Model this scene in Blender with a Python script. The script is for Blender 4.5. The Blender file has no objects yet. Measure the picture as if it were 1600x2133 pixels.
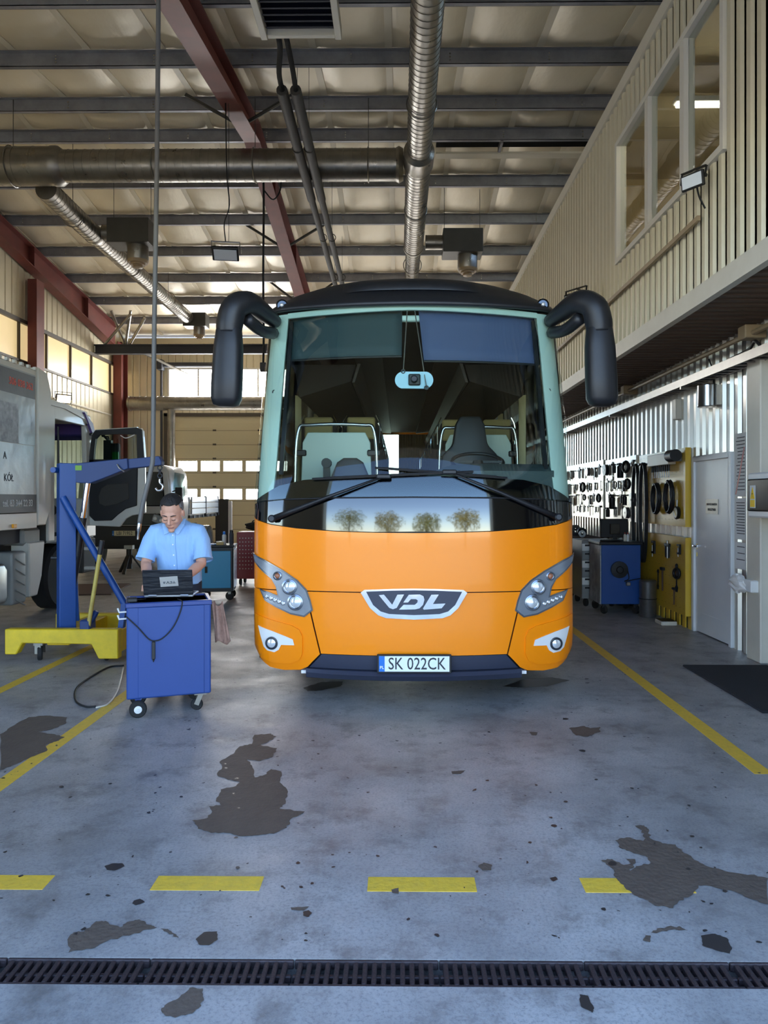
import bpy, bmesh, math, random
from mathutils import Vector, Matrix, Euler
random.seed(7)
PI = math.pi
scene = bpy.context.scene
C = scene.collection

# ---------------------------------------------------------------- camera, light, exposure
FPX, VPX, VPY, YAW = 1500.0, 831.0, 1038.0, 0.0098
cam_d = bpy.data.cameras.new('camera')
cam = bpy.data.objects.new('camera', cam_d); C.objects.link(cam)
cam.location = (0, 0, 1.6); cam.rotation_euler = (PI/2, 0, YAW)
cam_d.sensor_fit = 'HORIZONTAL'; cam_d.sensor_width = 36.0; cam_d.lens = 36.0*FPX/1600
cam_d.shift_x = -((VPX-800) - FPX*math.tan(YAW))/1600
cam_d.shift_y = -(1066.5-VPY)/1600
cam_d.clip_end = 400
scene.camera = cam

w = bpy.data.worlds.new('world'); scene.world = w; w.use_nodes = True
wn = w.node_tree.nodes; wl = w.node_tree.links
sky = wn.new('ShaderNodeTexSky'); sky.sky_type = 'NISHITA'; sky.sun_disc = False
sky.sun_elevation = math.radians(48); sky.sun_rotation = math.radians(-25); sky.air_density = 0.7; sky.dust_density = 0.05; sky.ozone_density = 1.0
wl.new(sky.outputs[0], wn['Background'].inputs[0]); wn['Background'].inputs[1].default_value = 0.44

sun_d = bpy.data.lights.new('sun', 'SUN'); sun_d.energy = 9.0; sun_d.angle = 0.01; sun_d.color = (1, .93, .82)
sun = bpy.data.objects.new('sun', sun_d); C.objects.link(sun)
sun.rotation_euler = Vector((0.28, -0.60, -0.75)).to_track_quat('-Z', 'Y').to_euler()

scene.view_settings.view_transform = 'Standard'; scene.view_settings.look = 'None'
scene.view_settings.gamma = 1.0; scene.view_settings.use_curve_mapping = False
scene.view_settings.exposure = 1.45
scene.cycles.use_denoising = True
scene.cycles.max_bounces = 10; scene.cycles.diffuse_bounces = 6; scene.cycles.transparent_max_bounces = 16
scene.cycles.sample_clamp_indirect = 6.0

# ---------------------------------------------------------------- helpers
def at(px, py, Y):
    """point on the plane y = Y that the photograph shows at pixel (px, py)"""
    u = (px-VPX)/FPX + math.tan(YAW); v = -(py-VPY)/FPX
    d = Vector((u*math.cos(YAW)-math.sin(YAW), u*math.sin(YAW)+math.cos(YAW), v))
    t = Y/d.y
    return Vector((d.x*t, Y, 1.6+d.z*t))
def ground(px, py, z=0.0):
    u = (px-VPX)/FPX + math.tan(YAW); v = -(py-VPY)/FPX
    d = Vector((u*math.cos(YAW)-math.sin(YAW), u*math.sin(YAW)+math.cos(YAW), v))
    t = (z-1.6)/d.z
    return Vector((d.x*t, d.y*t, z))
def lin(c):
    c = c/255.0
    return c/12.92 if c <= .04045 else ((c+.055)/1.055)**2.4
def rgb(h):
    if isinstance(h, str):
        h = h.lstrip('#'); return tuple(lin(int(h[i:i+2], 16)) for i in (0, 2, 4))
    return tuple(h)
MATS = {}
def pm(name, col, rough=.5, metal=0.0, noise=None, bump=None, coat=0.0, emit=None, estr=0.0, spec=.5, rnoise=None, alpha=None):
    """procedural principled material; noise=(scale, amount, colour2), bump=(scale, strength)"""
    m = bpy.data.materials.new(name); m.use_nodes = True
    nt = m.node_tree; b = nt.nodes['Principled BSDF']
    c = rgb(col)
    b.inputs['Base Color'].default_value = (*c, 1); b.inputs['Roughness'].default_value = rough
    b.inputs['Metallic'].default_value = metal; b.inputs['Coat Weight'].default_value = coat
    b.inputs['Coat Roughness'].default_value = .04
    b.inputs['Specular IOR Level'].default_value = spec
    tc = nt.nodes.new('ShaderNodeTexCoord')
    if noise:
        sc, amt, c2 = noise
        n = nt.nodes.new('ShaderNodeTexNoise'); n.inputs['Scale'].default_value = sc; n.inputs['Detail'].default_value = 6; n.inputs['Roughness'].default_value = .65
        nt.links.new(tc.outputs['Object'], n.inputs['Vector'])
        r = nt.nodes.new('ShaderNodeValToRGB'); r.color_ramp.elements[0].position = .5-.25; r.color_ramp.elements[1].position = .5+.25
        nt.links.new(n.outputs['Fac'], r.inputs['Fac'])
        mx = nt.nodes.new('ShaderNodeMix'); mx.data_type = 'RGBA'
        mm = nt.nodes.new('ShaderNodeMath'); mm.operation = 'MULTIPLY'; mm.inputs[1].default_value = amt
        nt.links.new(r.outputs['Color'], mm.inputs[0]); nt.links.new(mm.outputs[0], mx.inputs['Factor'])
        mx.inputs['A'].default_value = (*c, 1); mx.inputs['B'].default_value = (*rgb(c2), 1)
        nt.links.new(mx.outputs['Result'], b.inputs['Base Color'])
    if rnoise:
        n = nt.nodes.new('ShaderNodeTexNoise'); n.inputs['Scale'].default_value = rnoise[0]; n.inputs['Detail'].default_value = 5
        nt.links.new(tc.outputs['Object'], n.inputs['Vector'])
        mr = nt.nodes.new('ShaderNodeMapRange'); mr.inputs['From Min'].default_value = .3; mr.inputs['From Max'].default_value = .7
        mr.inputs['To Min'].default_value = rnoise[1]; mr.inputs['To Max'].default_value = rnoise[2]
        nt.links.new(n.outputs['Fac'], mr.inputs['Value']); nt.links.new(mr.outputs['Result'], b.inputs['Roughness'])
    if bump:
        n = nt.nodes.new('ShaderNodeTexNoise'); n.inputs['Scale'].default_value = bump[0]; n.inputs['Detail'].default_value = 5
        vec = tc.outputs['Object']
        if len(bump) > 2:
            mp = nt.nodes.new('ShaderNodeMapping'); mp.inputs['Scale'].default_value = bump[2]
            nt.links.new(vec, mp.inputs['Vector']); vec = mp.outputs['Vector']
        nt.links.new(vec, n.inputs['Vector'])
        bp = nt.nodes.new('ShaderNodeBump'); bp.inputs['Strength'].default_value = bump[1]; bp.inputs['Distance'].default_value = .02
        nt.links.new(n.outputs['Fac'], bp.inputs['Height']); nt.links.new(bp.outputs['Normal'], b.inputs['Normal'])
    if emit is not None:
        b.inputs['Emission Color'].default_value = (*rgb(emit), 1); b.inputs['Emission Strength'].default_value = estr
    MATS[name] = m
    return m
def glass(name, tint, refl=1.0, rough=0.0, ior=1.5):
    """thin pane: tinted see-through mixed with a Fresnel mirror"""
    m = bpy.data.materials.new(name); m.use_nodes = True; nt = m.node_tree
    nt.nodes.remove(nt.nodes['Principled BSDF'])
    out = nt.nodes['Material Output']
    t = nt.nodes.new('ShaderNodeBsdfTransparent'); t.inputs[0].default_value = (*rgb(tint), 1)
    g = nt.nodes.new('ShaderNodeBsdfGlossy'); g.inputs['Roughness'].default_value = rough; g.inputs['Color'].default_value = (refl, refl, refl, 1)
    f = nt.nodes.new('ShaderNodeFresnel'); f.inputs['IOR'].default_value = ior
    mx = nt.nodes.new('ShaderNodeMixShader')
    ge = nt.nodes.new('ShaderNodeNewGeometry'); iv = nt.nodes.new('ShaderNodeMath'); iv.operation = 'SUBTRACT'; iv.inputs[0].default_value = 1.0
    nt.links.new(ge.outputs['Backfacing'], iv.inputs[1]); ml = nt.nodes.new('ShaderNodeMath'); ml.operation = 'MULTIPLY'
    nt.links.new(f.outputs[0], ml.inputs[0]); nt.links.new(iv.outputs[0], ml.inputs[1])
    nt.links.new(ml.outputs[0], mx.inputs[0]); nt.links.new(t.outputs[0], mx.inputs[1]); nt.links.new(g.outputs[0], mx.inputs[2])
    nt.links.new(mx.outputs[0], out.inputs[0])
    MATS[name] = m
    return m
def M(n): return MATS[n]

class MB:
    def __init__(s): s.v = []; s.f = []
    def add(s, vs, fs):
        o = len(s.v); s.v += [tuple(p) for p in vs]; s.f += [tuple(i+o for i in f) for f in fs]; return s
    def box(s, x0, x1, y0, y1, z0, z1):
        return s.add([(x0,y0,z0),(x1,y0,z0),(x1,y1,z0),(x0,y1,z0),(x0,y0,z1),(x1,y0,z1),(x1,y1,z1),(x0,y1,z1)],
                     [(0,3,2,1),(4,5,6,7),(0,1,5,4),(1,2,6,5),(2,3,7,6),(3,0,4,7)])
    def obox(s, c, size, rot=None):
        m = rot if rot is not None else Matrix.Identity(3)
        hx, hy, hz = size[0]/2, size[1]/2, size[2]/2
        vs = [Vector(c)+m @ Vector((x,y,z)) for z in (-hz,hz) for (x,y) in ((-hx,-hy),(hx,-hy),(hx,hy),(-hx,hy))]
        return s.add(vs, [(0,3,2,1),(4,5,6,7),(0,1,5,4),(1,2,6,5),(2,3,7,6),(3,0,4,7)])
    def bar(s, p0, p1, w, h, up=(0,0,1)):
        p0, p1 = Vector(p0), Vector(p1); d = (p1-p0)
        L = d.length; d.normalize(); x = d.cross(Vector(up))
        if x.length < 1e-4: x = d.cross(Vector((0,1,0)))
        x.normalize(); z = x.cross(d)
        return s.obox((p0+p1)/2, (w, L, h), Matrix((x, d, z)).transposed())
    def tube(s, pts, r, n=10, caps=True, rs=None):
        pts = [Vector(p) for p in pts]; rings = []
        prev = None
        for i, p in enumerate(pts):
            t = (pts[min(i+1, len(pts)-1)]-pts[max(i-1, 0)]).normalized()
            if prev is None:
                a = t.orthogonal().normalized()
            else:
                a = (prev-t*prev.dot(t))
                a = a.normalized() if a.length > 1e-6 else t.orthogonal().normalized()
            prev = a; b = t.cross(a)
            rr = rs[i] if rs else r
            rings.append([p+(a*math.cos(2*PI*k/n)+b*math.sin(2*PI*k/n))*rr for k in range(n)])
        vs = [q for ring in rings for q in ring]; fs = []
        for i in range(len(rings)-1):
            for k in range(n):
                k2 = (k+1) % n
                fs.append((i*n+k, i*n+k2, (i+1)*n+k2, (i+1)*n+k))
        if caps:
            fs.append(tuple(reversed(range(n)))); fs.append(tuple((len(rings)-1)*n+k for k in range(n)))
        return s.add(vs, fs)
    def cyl(s, p0, p1, r, r1=None, n=16):
        return s.tube([p0, p1], r, n, True, [r, r if r1 is None else r1])
    def ring(s, c, axis, R, r, n=20, k=6):
        c = Vector(c); ax = Vector(axis).normalized(); a = ax.orthogonal().normalized(); b = ax.cross(a)
        vs = []; fs = []
        for i in range(n):
            t = 2*PI*i/n; d = a*math.cos(t)+b*math.sin(t)
            for j in range(k):
                q = 2*PI*j/k
                vs.append(c+d*(R+r*math.cos(q))+ax*(r*math.sin(q)))
        for i in range(n):
            for j in range(k):
                fs.append((i*k+j, ((i+1) % n)*k+j, ((i+1) % n)*k+(j+1) % k, i*k+(j+1) % k))
        return s.add(vs, fs)
    def lathe(s, prof, c=(0,0,0), axis=(0,0,1), n=20, cap=True):
        """prof: [(r, h)] along axis"""
        c = Vector(c); ax = Vector(axis).normalized(); a = ax.orthogonal().normalized(); b = ax.cross(a)
        vs = []; fs = []
        for (r, h) in prof:
            for i in range(n):
                t = 2*PI*i/n
                vs.append(c+ax*h+(a*math.cos(t)+b*math.sin(t))*max(r, 1e-4))
        for j in range(len(prof)-1):
            for i in range(n):
                i2 = (i+1) % n
                fs.append((j*n+i, j*n+i2, (j+1)*n+i2, (j+1)*n+i))
        if cap:
            fs.append(tuple(reversed(range(n)))); fs.append(tuple((len(prof)-1)*n+i for i in range(n)))
        return s.add(vs, fs)
    def prism(s, poly, plane, a, b):
        """poly of 2-D points; plane 'xz' extruded in y, 'yz' extruded in x, 'xy' extruded in z, from a to b"""
        def q(p, d):
            return {'xz': (p[0], d, p[1]), 'yz': (d, p[0], p[1]), 'xy': (p[0], p[1], d)}[plane]
        n = len(poly)
        vs = [q(p, a) for p in poly]+[q(p, b) for p in poly]
        fs = [tuple(range(n)), tuple(range(2*n-1, n-1, -1))]+[(i, i+n, (i+1) % n+n, (i+1) % n) for i in range(n)]
        return s.add(vs, fs)
    def sphere(s, c, r, n=12, m=8, sc=(1,1,1)):
        vs = []; fs = []
        for j in range(m+1):
            th = PI*j/m
            for i in range(n):
                ph = 2*PI*i/n
                vs.append((c[0]+r*sc[0]*math.sin(th)*math.cos(ph), c[1]+r*sc[1]*math.sin(th)*math.sin(ph), c[2]+r*sc[2]*math.cos(th)))
        for j in range(m):
            for i in range(n):
                fs.append((j*n+i, (j+1)*n+i, (j+1)*n+(i+1) % n, j*n+(i+1) % n))
        return s.add(vs, fs)
    def build(s, name, mat, parent=None, smooth=False, bevel=0, loc=None, segs=1, fix=True, angle=None):
        me = bpy.data.meshes.new(name); me.from_pydata(s.v, [], s.f)
        if fix or bevel:
            bm = bmesh.new(); bm.from_mesh(me)
            if fix:
                bmesh.ops.remove_doubles(bm, verts=bm.verts, dist=1e-5)
                bmesh.ops.recalc_face_normals(bm, faces=bm.faces)
            if bevel:
                es = [e for e in bm.edges if len(e.link_faces) == 2 and e.calc_face_angle(0) > .6]
                bmesh.ops.bevel(bm, geom=es, offset=bevel, segments=segs, affect='EDGES', profile=.5)
            bm.to_mesh(me); bm.free()
        if smooth:
            me.shade_smooth()
            if smooth == 'auto':
                me.set_sharp_from_angle(angle=math.radians(angle or 35))
        me.materials.append(M(mat) if isinstance(mat, str) else mat)
        o = bpy.data.objects.new(name, me); C.objects.link(o)
        if parent: o.parent = parent
        if loc: o.location = loc
        return o
def tag(o, label=None, cat=None, group=None, kind=None):
    if label: o['label'] = label
    if cat: o['category'] = cat
    if group: o['group'] = group
    if kind: o['kind'] = kind
    return o
def thing(name, label, cat, loc=(0,0,0), rz=0.0, group=None):
    o = bpy.data.objects.new(name, None); C.objects.link(o); o.empty_display_size = .1
    o.location = loc; o.rotation_euler = (0, 0, rz)
    return tag(o, label, cat, group)
def struct(o, label=None):
    o['kind'] = 'structure'
    if label: o['label'] = label
    return o
def dup(root, loc=None, rz=None, label=None, group=None):
    r = root.copy(); C.objects.link(r)
    if loc is not None: r.location = loc
    if rz is not None: r.rotation_euler = (0, 0, rz)
    if label: r['label'] = label
    if group: r['group'] = group
    for ch in list(root.children):
        c = ch.copy(); C.objects.link(c); c.parent = r
        for g in list(ch.children):
            d = g.copy(); C.objects.link(d); d.parent = c
    return r
def text(name, body, size, mat, parent, loc, rot, extrude=.001, align='CENTER', bold=0.0, sx=1.0, shear=0.0):
    cu = bpy.data.curves.new(name, 'FONT'); cu.body = body; cu.size = size; cu.extrude = extrude
    cu.align_x = align; cu.align_y = 'CENTER'; cu.offset = bold; cu.shear = shear
    cu.resolution_u = 3
    o = bpy.data.objects.new(name, cu); C.objects.link(o)
    dg = bpy.context.evaluated_depsgraph_get(); dg.update()
    me = bpy.data.meshes.new_from_object(o.evaluated_get(dg))
    bpy.data.objects.remove(o); bpy.data.curves.remove(cu)
    for vv in me.vertices: vv.co.x *= sx
    me.materials.clear(); me.materials.append(M(mat))
    o = bpy.data.objects.new(name, me); C.objects.link(o)
    o.parent = parent; o.location = loc; o.rotation_euler = rot
    return o
def smooth_path(pts, n=8):
    """Catmull-Rom through points"""
    P = [Vector(p) for p in pts]; P = [P[0]*2-P[1]]+P+[P[-1]*2-P[-2]]; out = []
    for i in range(1, len(P)-2):
        for k in range(n):
            t = k/n
            out.append(.5*((2*P[i])+(P[i+1]-P[i-1])*t+(2*P[i-1]-5*P[i]+4*P[i+1]-P[i+2])*t*t+(3*P[i]-P[i-1]-3*P[i+1]+P[i+2])*t**3))
    out.append(P[-2]); return out
def corr(mb, a0, a1, z0, z1, base, depth, period=.2, sign=1, plane='y', duty=.5):
    """trapezoid sheet running along y (plane x=base) or x (plane y=base), ribs pointing to base+sign*depth"""
    n = max(1, round((a1-a0)/period)); p = (a1-a0)/n
    prof = []
    for i in range(n):
        t = a0+i*p
        lo = (1-duty)*p; r = .12*p
        prof += [(t, 0), (t+lo-r, 0), (t+lo, 1), (t+p-r, 1)]
    prof.append((a1, 0))
    vs = []
    for z in (z0, z1):
        for (t, k) in prof:
            q = base+sign*depth*k
            vs.append((q, t, z) if plane == 'y' else (t, q, z))
    m = len(prof)
    return mb.add(vs, [(i, i+1, m+i+1, m+i) for i in range(m-1)])
# ---------------------------------------------------------------- materials
def floor_material():
    m = bpy.data.materials.new('floor_paint'); m.use_nodes = True; nt = m.node_tree; b = nt.nodes['Principled BSDF']
    tc = nt.nodes.new('ShaderNodeTexCoord')
    def noise(scale, detail=6, rough=.65, vec=None):
        n = nt.nodes.new('ShaderNodeTexNoise'); n.inputs['Scale'].default_value = scale; n.inputs['Detail'].default_value = detail; n.inputs['Roughness'].default_value = rough
        nt.links.new(vec or tc.outputs['Object'], n.inputs['Vector']); return n.outputs['Fac']
    def ramp(fac, stops):
        r = nt.nodes.new('ShaderNodeValToRGB'); e = r.color_ramp.elements
        e[0].position, e[0].color = stops[0][0], (*[stops[0][1]]*3, 1); e[1].position, e[1].color = stops[1][0], (*[stops[1][1]]*3, 1)
        nt.links.new(fac, r.inputs['Fac']); return r.outputs['Color']
    def mix(fac, a, bcol):
        x = nt.nodes.new('ShaderNodeMix'); x.data_type = 'RGBA'
        nt.links.new(fac, x.inputs['Factor'])
        if isinstance(a, tuple): x.inputs['A'].default_value = (*a, 1)
        else: nt.links.new(a, x.inputs['A'])
        x.inputs['B'].default_value = (*bcol, 1); return x.outputs['Result']
    c = mix(ramp(noise(1.1), [(.38, 0), (.66, .8)]), rgb('bebcb6'), rgb('918f8b'))
    c = mix(ramp(noise(3.7, 8, .75), [(.5, 0), (.68, .8)]), c, rgb('6d6862'))
    c = mix(ramp(noise(70, 4, .8), [(.48, 0), (.66, .6)]), c, rgb('6e6e72'))
    c = mix(ramp(noise(14, 8, .75), [(.66, 0), (.72, .75)]), c, rgb('4a453f'))
    c = mix(ramp(noise(.9, 7, .7), [(.35, 0), (.7, .45)]), c, rgb('5c5a57'))
    nt.links.new(c, b.inputs['Base Color'])
    rr = nt.nodes.new('ShaderNodeMapRange'); rr.inputs['From Min'].default_value = .3; rr.inputs['From Max'].default_value = .7; rr.inputs['To Min'].default_value = .28; rr.inputs['To Max'].default_value = .6
    nt.links.new(noise(2.3), rr.inputs['Value']); nt.links.new(rr.outputs[0], b.inputs['Roughness'])
    bp = nt.nodes.new('ShaderNodeBump'); bp.inputs['Strength'].default_value = .25; bp.inputs['Distance'].default_value = .01
    nt.links.new(noise(45, 6, .8), bp.inputs['Height']); nt.links.new(bp.outputs[0], b.inputs['Normal'])
    MATS['floor_paint'] = m
floor_material()
pm('bare_concrete', '675a4d', .7, noise=(9, .6, '4c4239'), bump=(40, .3))
pm('oil_stain', '3a3634', .35, noise=(12, .5, '2c2a2a'))
pm('yellow_line', 'f2c63a', .6, noise=(22, .4, 'a8954e'), bump=(40, .2))
pm('cast_iron', '4a3f40', .6, .4, noise=(20, .7, '2c2625'), bump=(60, .3))
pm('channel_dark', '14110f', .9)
pm('rubber_mat', '1b1b1f', .85, noise=(40, .5, '2a2a2e'), bump=(120, .5))
pm('cream_sheet', 'ddd3b6', .42, .15, noise=(.8, .35, 'b3a582'))
pm('pale_sheet', 'd8d4c8', .28, .45, noise=(.9, .25, 'b8b3a6'))
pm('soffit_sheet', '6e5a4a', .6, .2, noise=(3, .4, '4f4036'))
pm('trim_cream', 'd8d2c2', .45, .1, noise=(4, .25, 'b0a894'))
pm('foil', 'e6dcc4', .42, .12, noise=(1.3, .4, 'd2be92'), bump=(5, .5, (1, .35, 1)))
pm('foil_seam', 'e8dec6', .5, .0)
pm('roof_steel', '3a3c42', .7)
pm('purlin_steel', 'a4a4a8', .5, .3, noise=(2.5, .7, '66666c'))
pm('red_oxide', '7a3830', .55, .1, noise=(2.2, .6, '4b2a26'))
pm('galvanised', '96938c', .33, .85, noise=(5, .5, '6d6a66'))
pm('duct_steel', '9c978e', .34, .9, noise=(3, .6, '5f5b56'), rnoise=(4, .25, .48))
pm('dark_box', '56544e', .5, .5, noise=(3, .4, '3e3d3a'))
pm('diffuser_cream', 'a08a6a', .5)
pm('black_plastic', '17181a', .5, noise=(12, .3, '26282c'))
pm('black_gloss', '0b0c0e', .2)
pm('black_rubber', '1a1a1a', .8, noise=(25, .4, '2b2a29'))
pm('cable_black', '121212', .6)
pm('cable_grey', '6a6864', .5)
pm('heater_slats', '181a2a', .5)
pm('window_glow', 'ffffff', .5, emit='ffffff', estr=10.0)
pm('sheet_glow', 'd8c090', .3, noise=(1.2, .5, 'c4a870'), emit='e6cc96', estr=.28)
pm('frame_white', 'd9d4c6', .4)
pm('frame_dark', '4a4238', .5, .3)
pm('door_panel', 'c9bd9b', .45, .1, noise=(1.2, .2, 'b6a880'))
pm('door_grey', 'e3e4e3', .38, .15, noise=(2, .2, 'b0b5bb'))
pm('steel_bright', 'c9c9c9', .22, .95)
pm('chrome', 'e6e8ea', .08, 1.0)
pm('white_plastic', 'e4e3de', .4)
pm('paper', 'dcdcd8', .8)
pm('ink', '26272b', .7)
pm('sign_yellow', 'f2c81a', .5)
pm('red_paint', 'a3241f', .4)
pm('lamp_glass', 'dfe6ec', .2)
pm('lamp_lit', 'ffe6b8', .3, emit='ffe2ac', estr=9.0)
pm('tube_lit', 'fff6e0', .3, emit='fff2d6', estr=14.0)
pm('room_wall', 'c9b58a', .7)
pm('room_ceiling', 'd8cba8', .7)
pm('outside_ground', 'b9b4aa', .9, noise=(.3, .5, '9a958c'))
glass('clear_glass', (.92, .95, .93))

# ---------------------------------------------------------------- setting: floor, walls, roof
Y0B, Y1B, XL, XR, XO = 2.3, 25.5, -9.7, 3.577, 7.4
YR, ZR, SL = 13.57, 8.7, .13
def zroof(y): return ZR-SL*abs(y-YR)
DR0, DR1 = 2.36, 2.50                 # drain channel

floor = MB().box(XL-.2, XO, DR1, Y1B+.2, -.25, 0).build('floor', 'floor_paint')
struct(floor, 'worn light grey painted concrete workshop floor')
fr = MB().box(XL-.2, XO, -1.5, DR0, -.25, 0).build('floor', 'floor_paint'); struct(fr, 'painted concrete apron in front of the drain')
gch = MB().box(XL-.2, XO, DR0, DR1, -.25, -.12).build('floor', 'channel_dark'); struct(gch, 'dark bottom of the drain channel')
g = MB().box(-120, 120, -140, -1.5, -.3, -.02).build('ground', 'outside_ground'); struct(g, 'sunlit yard outside the front door')
g = MB().box(-120, 120, Y1B+.2, 140, -.3, -.02).build('ground', 'outside_ground'); struct(g, 'sunlit yard behind the hall')

# drain grates
def make_grate():
    t = thing('drain_grate', 'rusty cast iron drain grate section', 'drain grate', (0, 0, 0))
    L = .5
    MB().box(0, L-.004, 0, .014, -.03, -.001).box(0, L-.004, .126, .14, -.03, -.001).box(0, L-.004, .062, .078, -.035, -.012).build('rim', 'cast_iron', t, bevel=.003)
    bar = None
    for k in range(15):
        x = .012+k*(L-.02)/15
        if bar is None:
            bar = MB().box(0, .017, .012, .128, -.03, -.002).build('bar', 'cast_iron', t, bevel=.004)
            bar.location = (x, 0, 0)
        else:
            b2 = bar.copy(); C.objects.link(b2); b2.parent = t; b2.location = (x, 0, 0)
    return t
gr0 = make_grate(); ords = ['far left end', 'second from the left', 'third from the left', 'middle, left of the joint', 'middle, right of the plate number', 'second from the right', 'right end', 'far right end']
for i in range(8):
    x = -1.86+.5*i
    o = gr0 if i == 0 else dup(gr0)
    o.location = (x, DR0, 0)
    o['label'] = 'rusty cast iron drain grate section, number %s counted from the left' % ['one', 'two', 'three', 'four', 'five', 'six', 'seven', 'eight'][i]
    o['group'] = 'drain grate sections across the doorway'

# painted lines
def line(x0, x1, y0, y1, label):
    o = MB().box(x0, x1, y0, y1, .0, .0015).build('floor_line', 'yellow_line'); o.parent = floor; o['label'] = label
line(2.065, 2.175, 4.2, 10.5, 'yellow painted bay line on the right'); line(-2.275, -2.175, 3.0, 6.6, 'yellow painted bay line on the left'); line(-3.37, -3.27, 5, 9, 'yellow painted bay line beside the hoist')
for x in (-1.905, -1.017, -.129, .759):
    line(x, x+.447, 2.93, 3.04, 'yellow dash of the broken line')

# bare patches in the floor paint (outlines with ragged edges)
def ragged(poly, jit=.006, n=5):
    out = []
    for i, p in enumerate(poly):
        q = poly[(i+1) % len(poly)]; d = (Vector(q)-Vector(p)); L = d.length
        nn = Vector((-d.y, d.x)).normalized() if L > 1e-6 else Vector((0, 0))
        for k in range(n):
            t = k/n; s = jit*min(1, L/.08)*random.uniform(-1, 1)*(0 if k == 0 else 1)
            out.append((p[0]+d.x*t+nn.x*s, p[1]+d.y*t+nn.y*s))
    return out
def patch_px(pts, mat='bare_concrete', jit=.008, h=.002):
    poly = ragged([tuple(ground(*p).xy) for p in pts], jit)
    me = bpy.data.meshes.new('bare_patch'); bm = bmesh.new()
    vs = [bm.verts.new((x, y, h)) for x, y in poly]; f = bm.faces.new(vs)
    if f.normal.z < 0: f.normal_flip()
    bmesh.ops.triangulate(bm, faces=[f]); bm.normal_update()
    for f in bm.faces:
        if f.normal.z < 0: f.normal_flip()
    bm.to_mesh(me); bm.free(); me.materials.append(M(mat))
    o = bpy.data.objects.new('bare_patch', me); C.objects.link(o); o.parent = floor
def c2(pts, ox, oy, s=.5): return [(ox+x*s, oy+y*s) for x, y in pts]
patch_px(c2([(1060,302),(1130,297),(1152,310),(1120,330),(1085,345),(1155,358),(1135,395),(1085,412),(1030,405),(1050,430),(1062,480),(1100,470),(1130,445),(1172,455),(1165,500),(1200,540),(1190,590),(1165,610),(1270,622),(1210,655),(1195,690),(1140,715),(1060,722),(1010,725),(960,712),(880,712),(825,695),(800,660),(860,650),(880,630),(870,600),(920,595),(900,575),(920,530),(985,515),(1000,500),(950,490),(905,470),(925,440),(915,415),(975,380),(1000,350),(1050,340)], 0, 1380))
patch_px(c2([(0,300),(60,262),(120,228),(190,222),(280,230),(275,255),(215,280),(160,290),(230,300),(270,312),(235,330),(190,345),(195,370),(130,395),(50,430),(0,450)], 0, 1380))
patch_px(c2([(285,1210),(290,1140),(310,1125),(350,1122),(400,1080),(440,1078),(500,1105),(540,1080),(580,1072),(620,1095),(655,1105),(560,1130),(440,1165),(380,1195)], 0, 1380))
patch_px(c2([(665,1108),(700,1112),(735,1135),(745,1150),(700,1128)], 0, 1380))
patch_px(c2([(670,1450),(700,1420),(750,1395),(790,1357),(845,1360),(848,1400),(830,1440),(800,1465),(730,1482),(690,1475)], 0, 1380))
patch_px(c2([(435,850),(470,838),(510,838),(520,850),(480,868),(445,866)], 0, 1380), 'oil_stain', .003)
patch_px(c2([(815,1155),(850,1125),(905,1122),(908,1155),(870,1180),(830,1178)], 0, 1380), 'oil_stain', .004)
patch_px(c2([(1262,1040),(1285,1033),(1300,1045),(1285,1062),(1265,1058)], 0, 1380), 'oil_stain', .003)
patch_px(c2([(1210,1022),(1290,1018),(1265,1035),(1215,1033)], 0, 1380), 'bare_concrete', .003)
patch_px(c2([(1265,105),(1340,82),(1430,80),(1420,100),(1340,118),(1280,120)], 0, 1380), 'oil_stain')
patch_px(c2([(1045,682),(1085,680),(1105,700),(1110,735),(1160,755),(1215,760),(1250,795),(1310,830),(1360,855),(1440,875),(1530,885),(1600,900),(1600,1010),(1540,990),(1460,955),(1370,935),(1310,930),(1275,975),(1225,1000),(1205,1025),(1130,1015),(1090,990),(1035,965),(1000,935),(975,910),(945,855),(905,825),(950,820),(1000,845),(1030,838),(1005,818),(1045,820),(1045,840),(1025,870),(1050,850),(1110,838),(1100,815),(1030,790),(985,775),(962,742),(1010,730),(1080,745),(1085,715)], 800, 1380))
patch_px(c2([(770,275),(830,265),(860,275),(900,270),(900,290),(850,310),(800,305)], 800, 1380))
patch_px(c2([(1320,1140),(1380,1132),(1430,1150),(1450,1190),(1440,1215),(1380,1200),(1325,1180)], 800, 1380), 'oil_stain', .005)
patch_px(c2([(1110,1130),(1150,1108),(1230,1100),(1265,1118),(1200,1115),(1140,1128)], 800, 1380))
patch_px(c2([(1078,1160),(1090,1138),(1112,1140),(1108,1168)], 800, 1380), 'bare_concrete', .003)
patch_px(c2([(815,1385),(850,1390),(875,1440),(870,1462),(820,1435)], 800, 1380), 'oil_stain', .004)
patch_px(c2([(392,850),(415,835),(450,845),(445,868),(410,868)], 800, 1380), 'bare_concrete', .004)
patch_px(c2([(690,900),(715,893),(725,905),(705,915)], 800, 1380), 'oil_stain', .002)
patch_px(c2([(500,100),(580,70),(700,62),(775,75),(680,100),(560,105)], 800, 1380), 'oil_stain')
patch_px(c2([(30,948),(60,940),(62,965),(35,962)], 800, 1380), 'bare_concrete', .002)
patch_px(c2([(280,455),(340,450),(320,465),(285,466)], 800, 1380), 'bare_concrete', .002)
patch_px(c2([(605,290),(640,292),(635,305),(615,303)], 800, 1380), 'bare_concrete', .002)
sp = MB()
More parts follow.
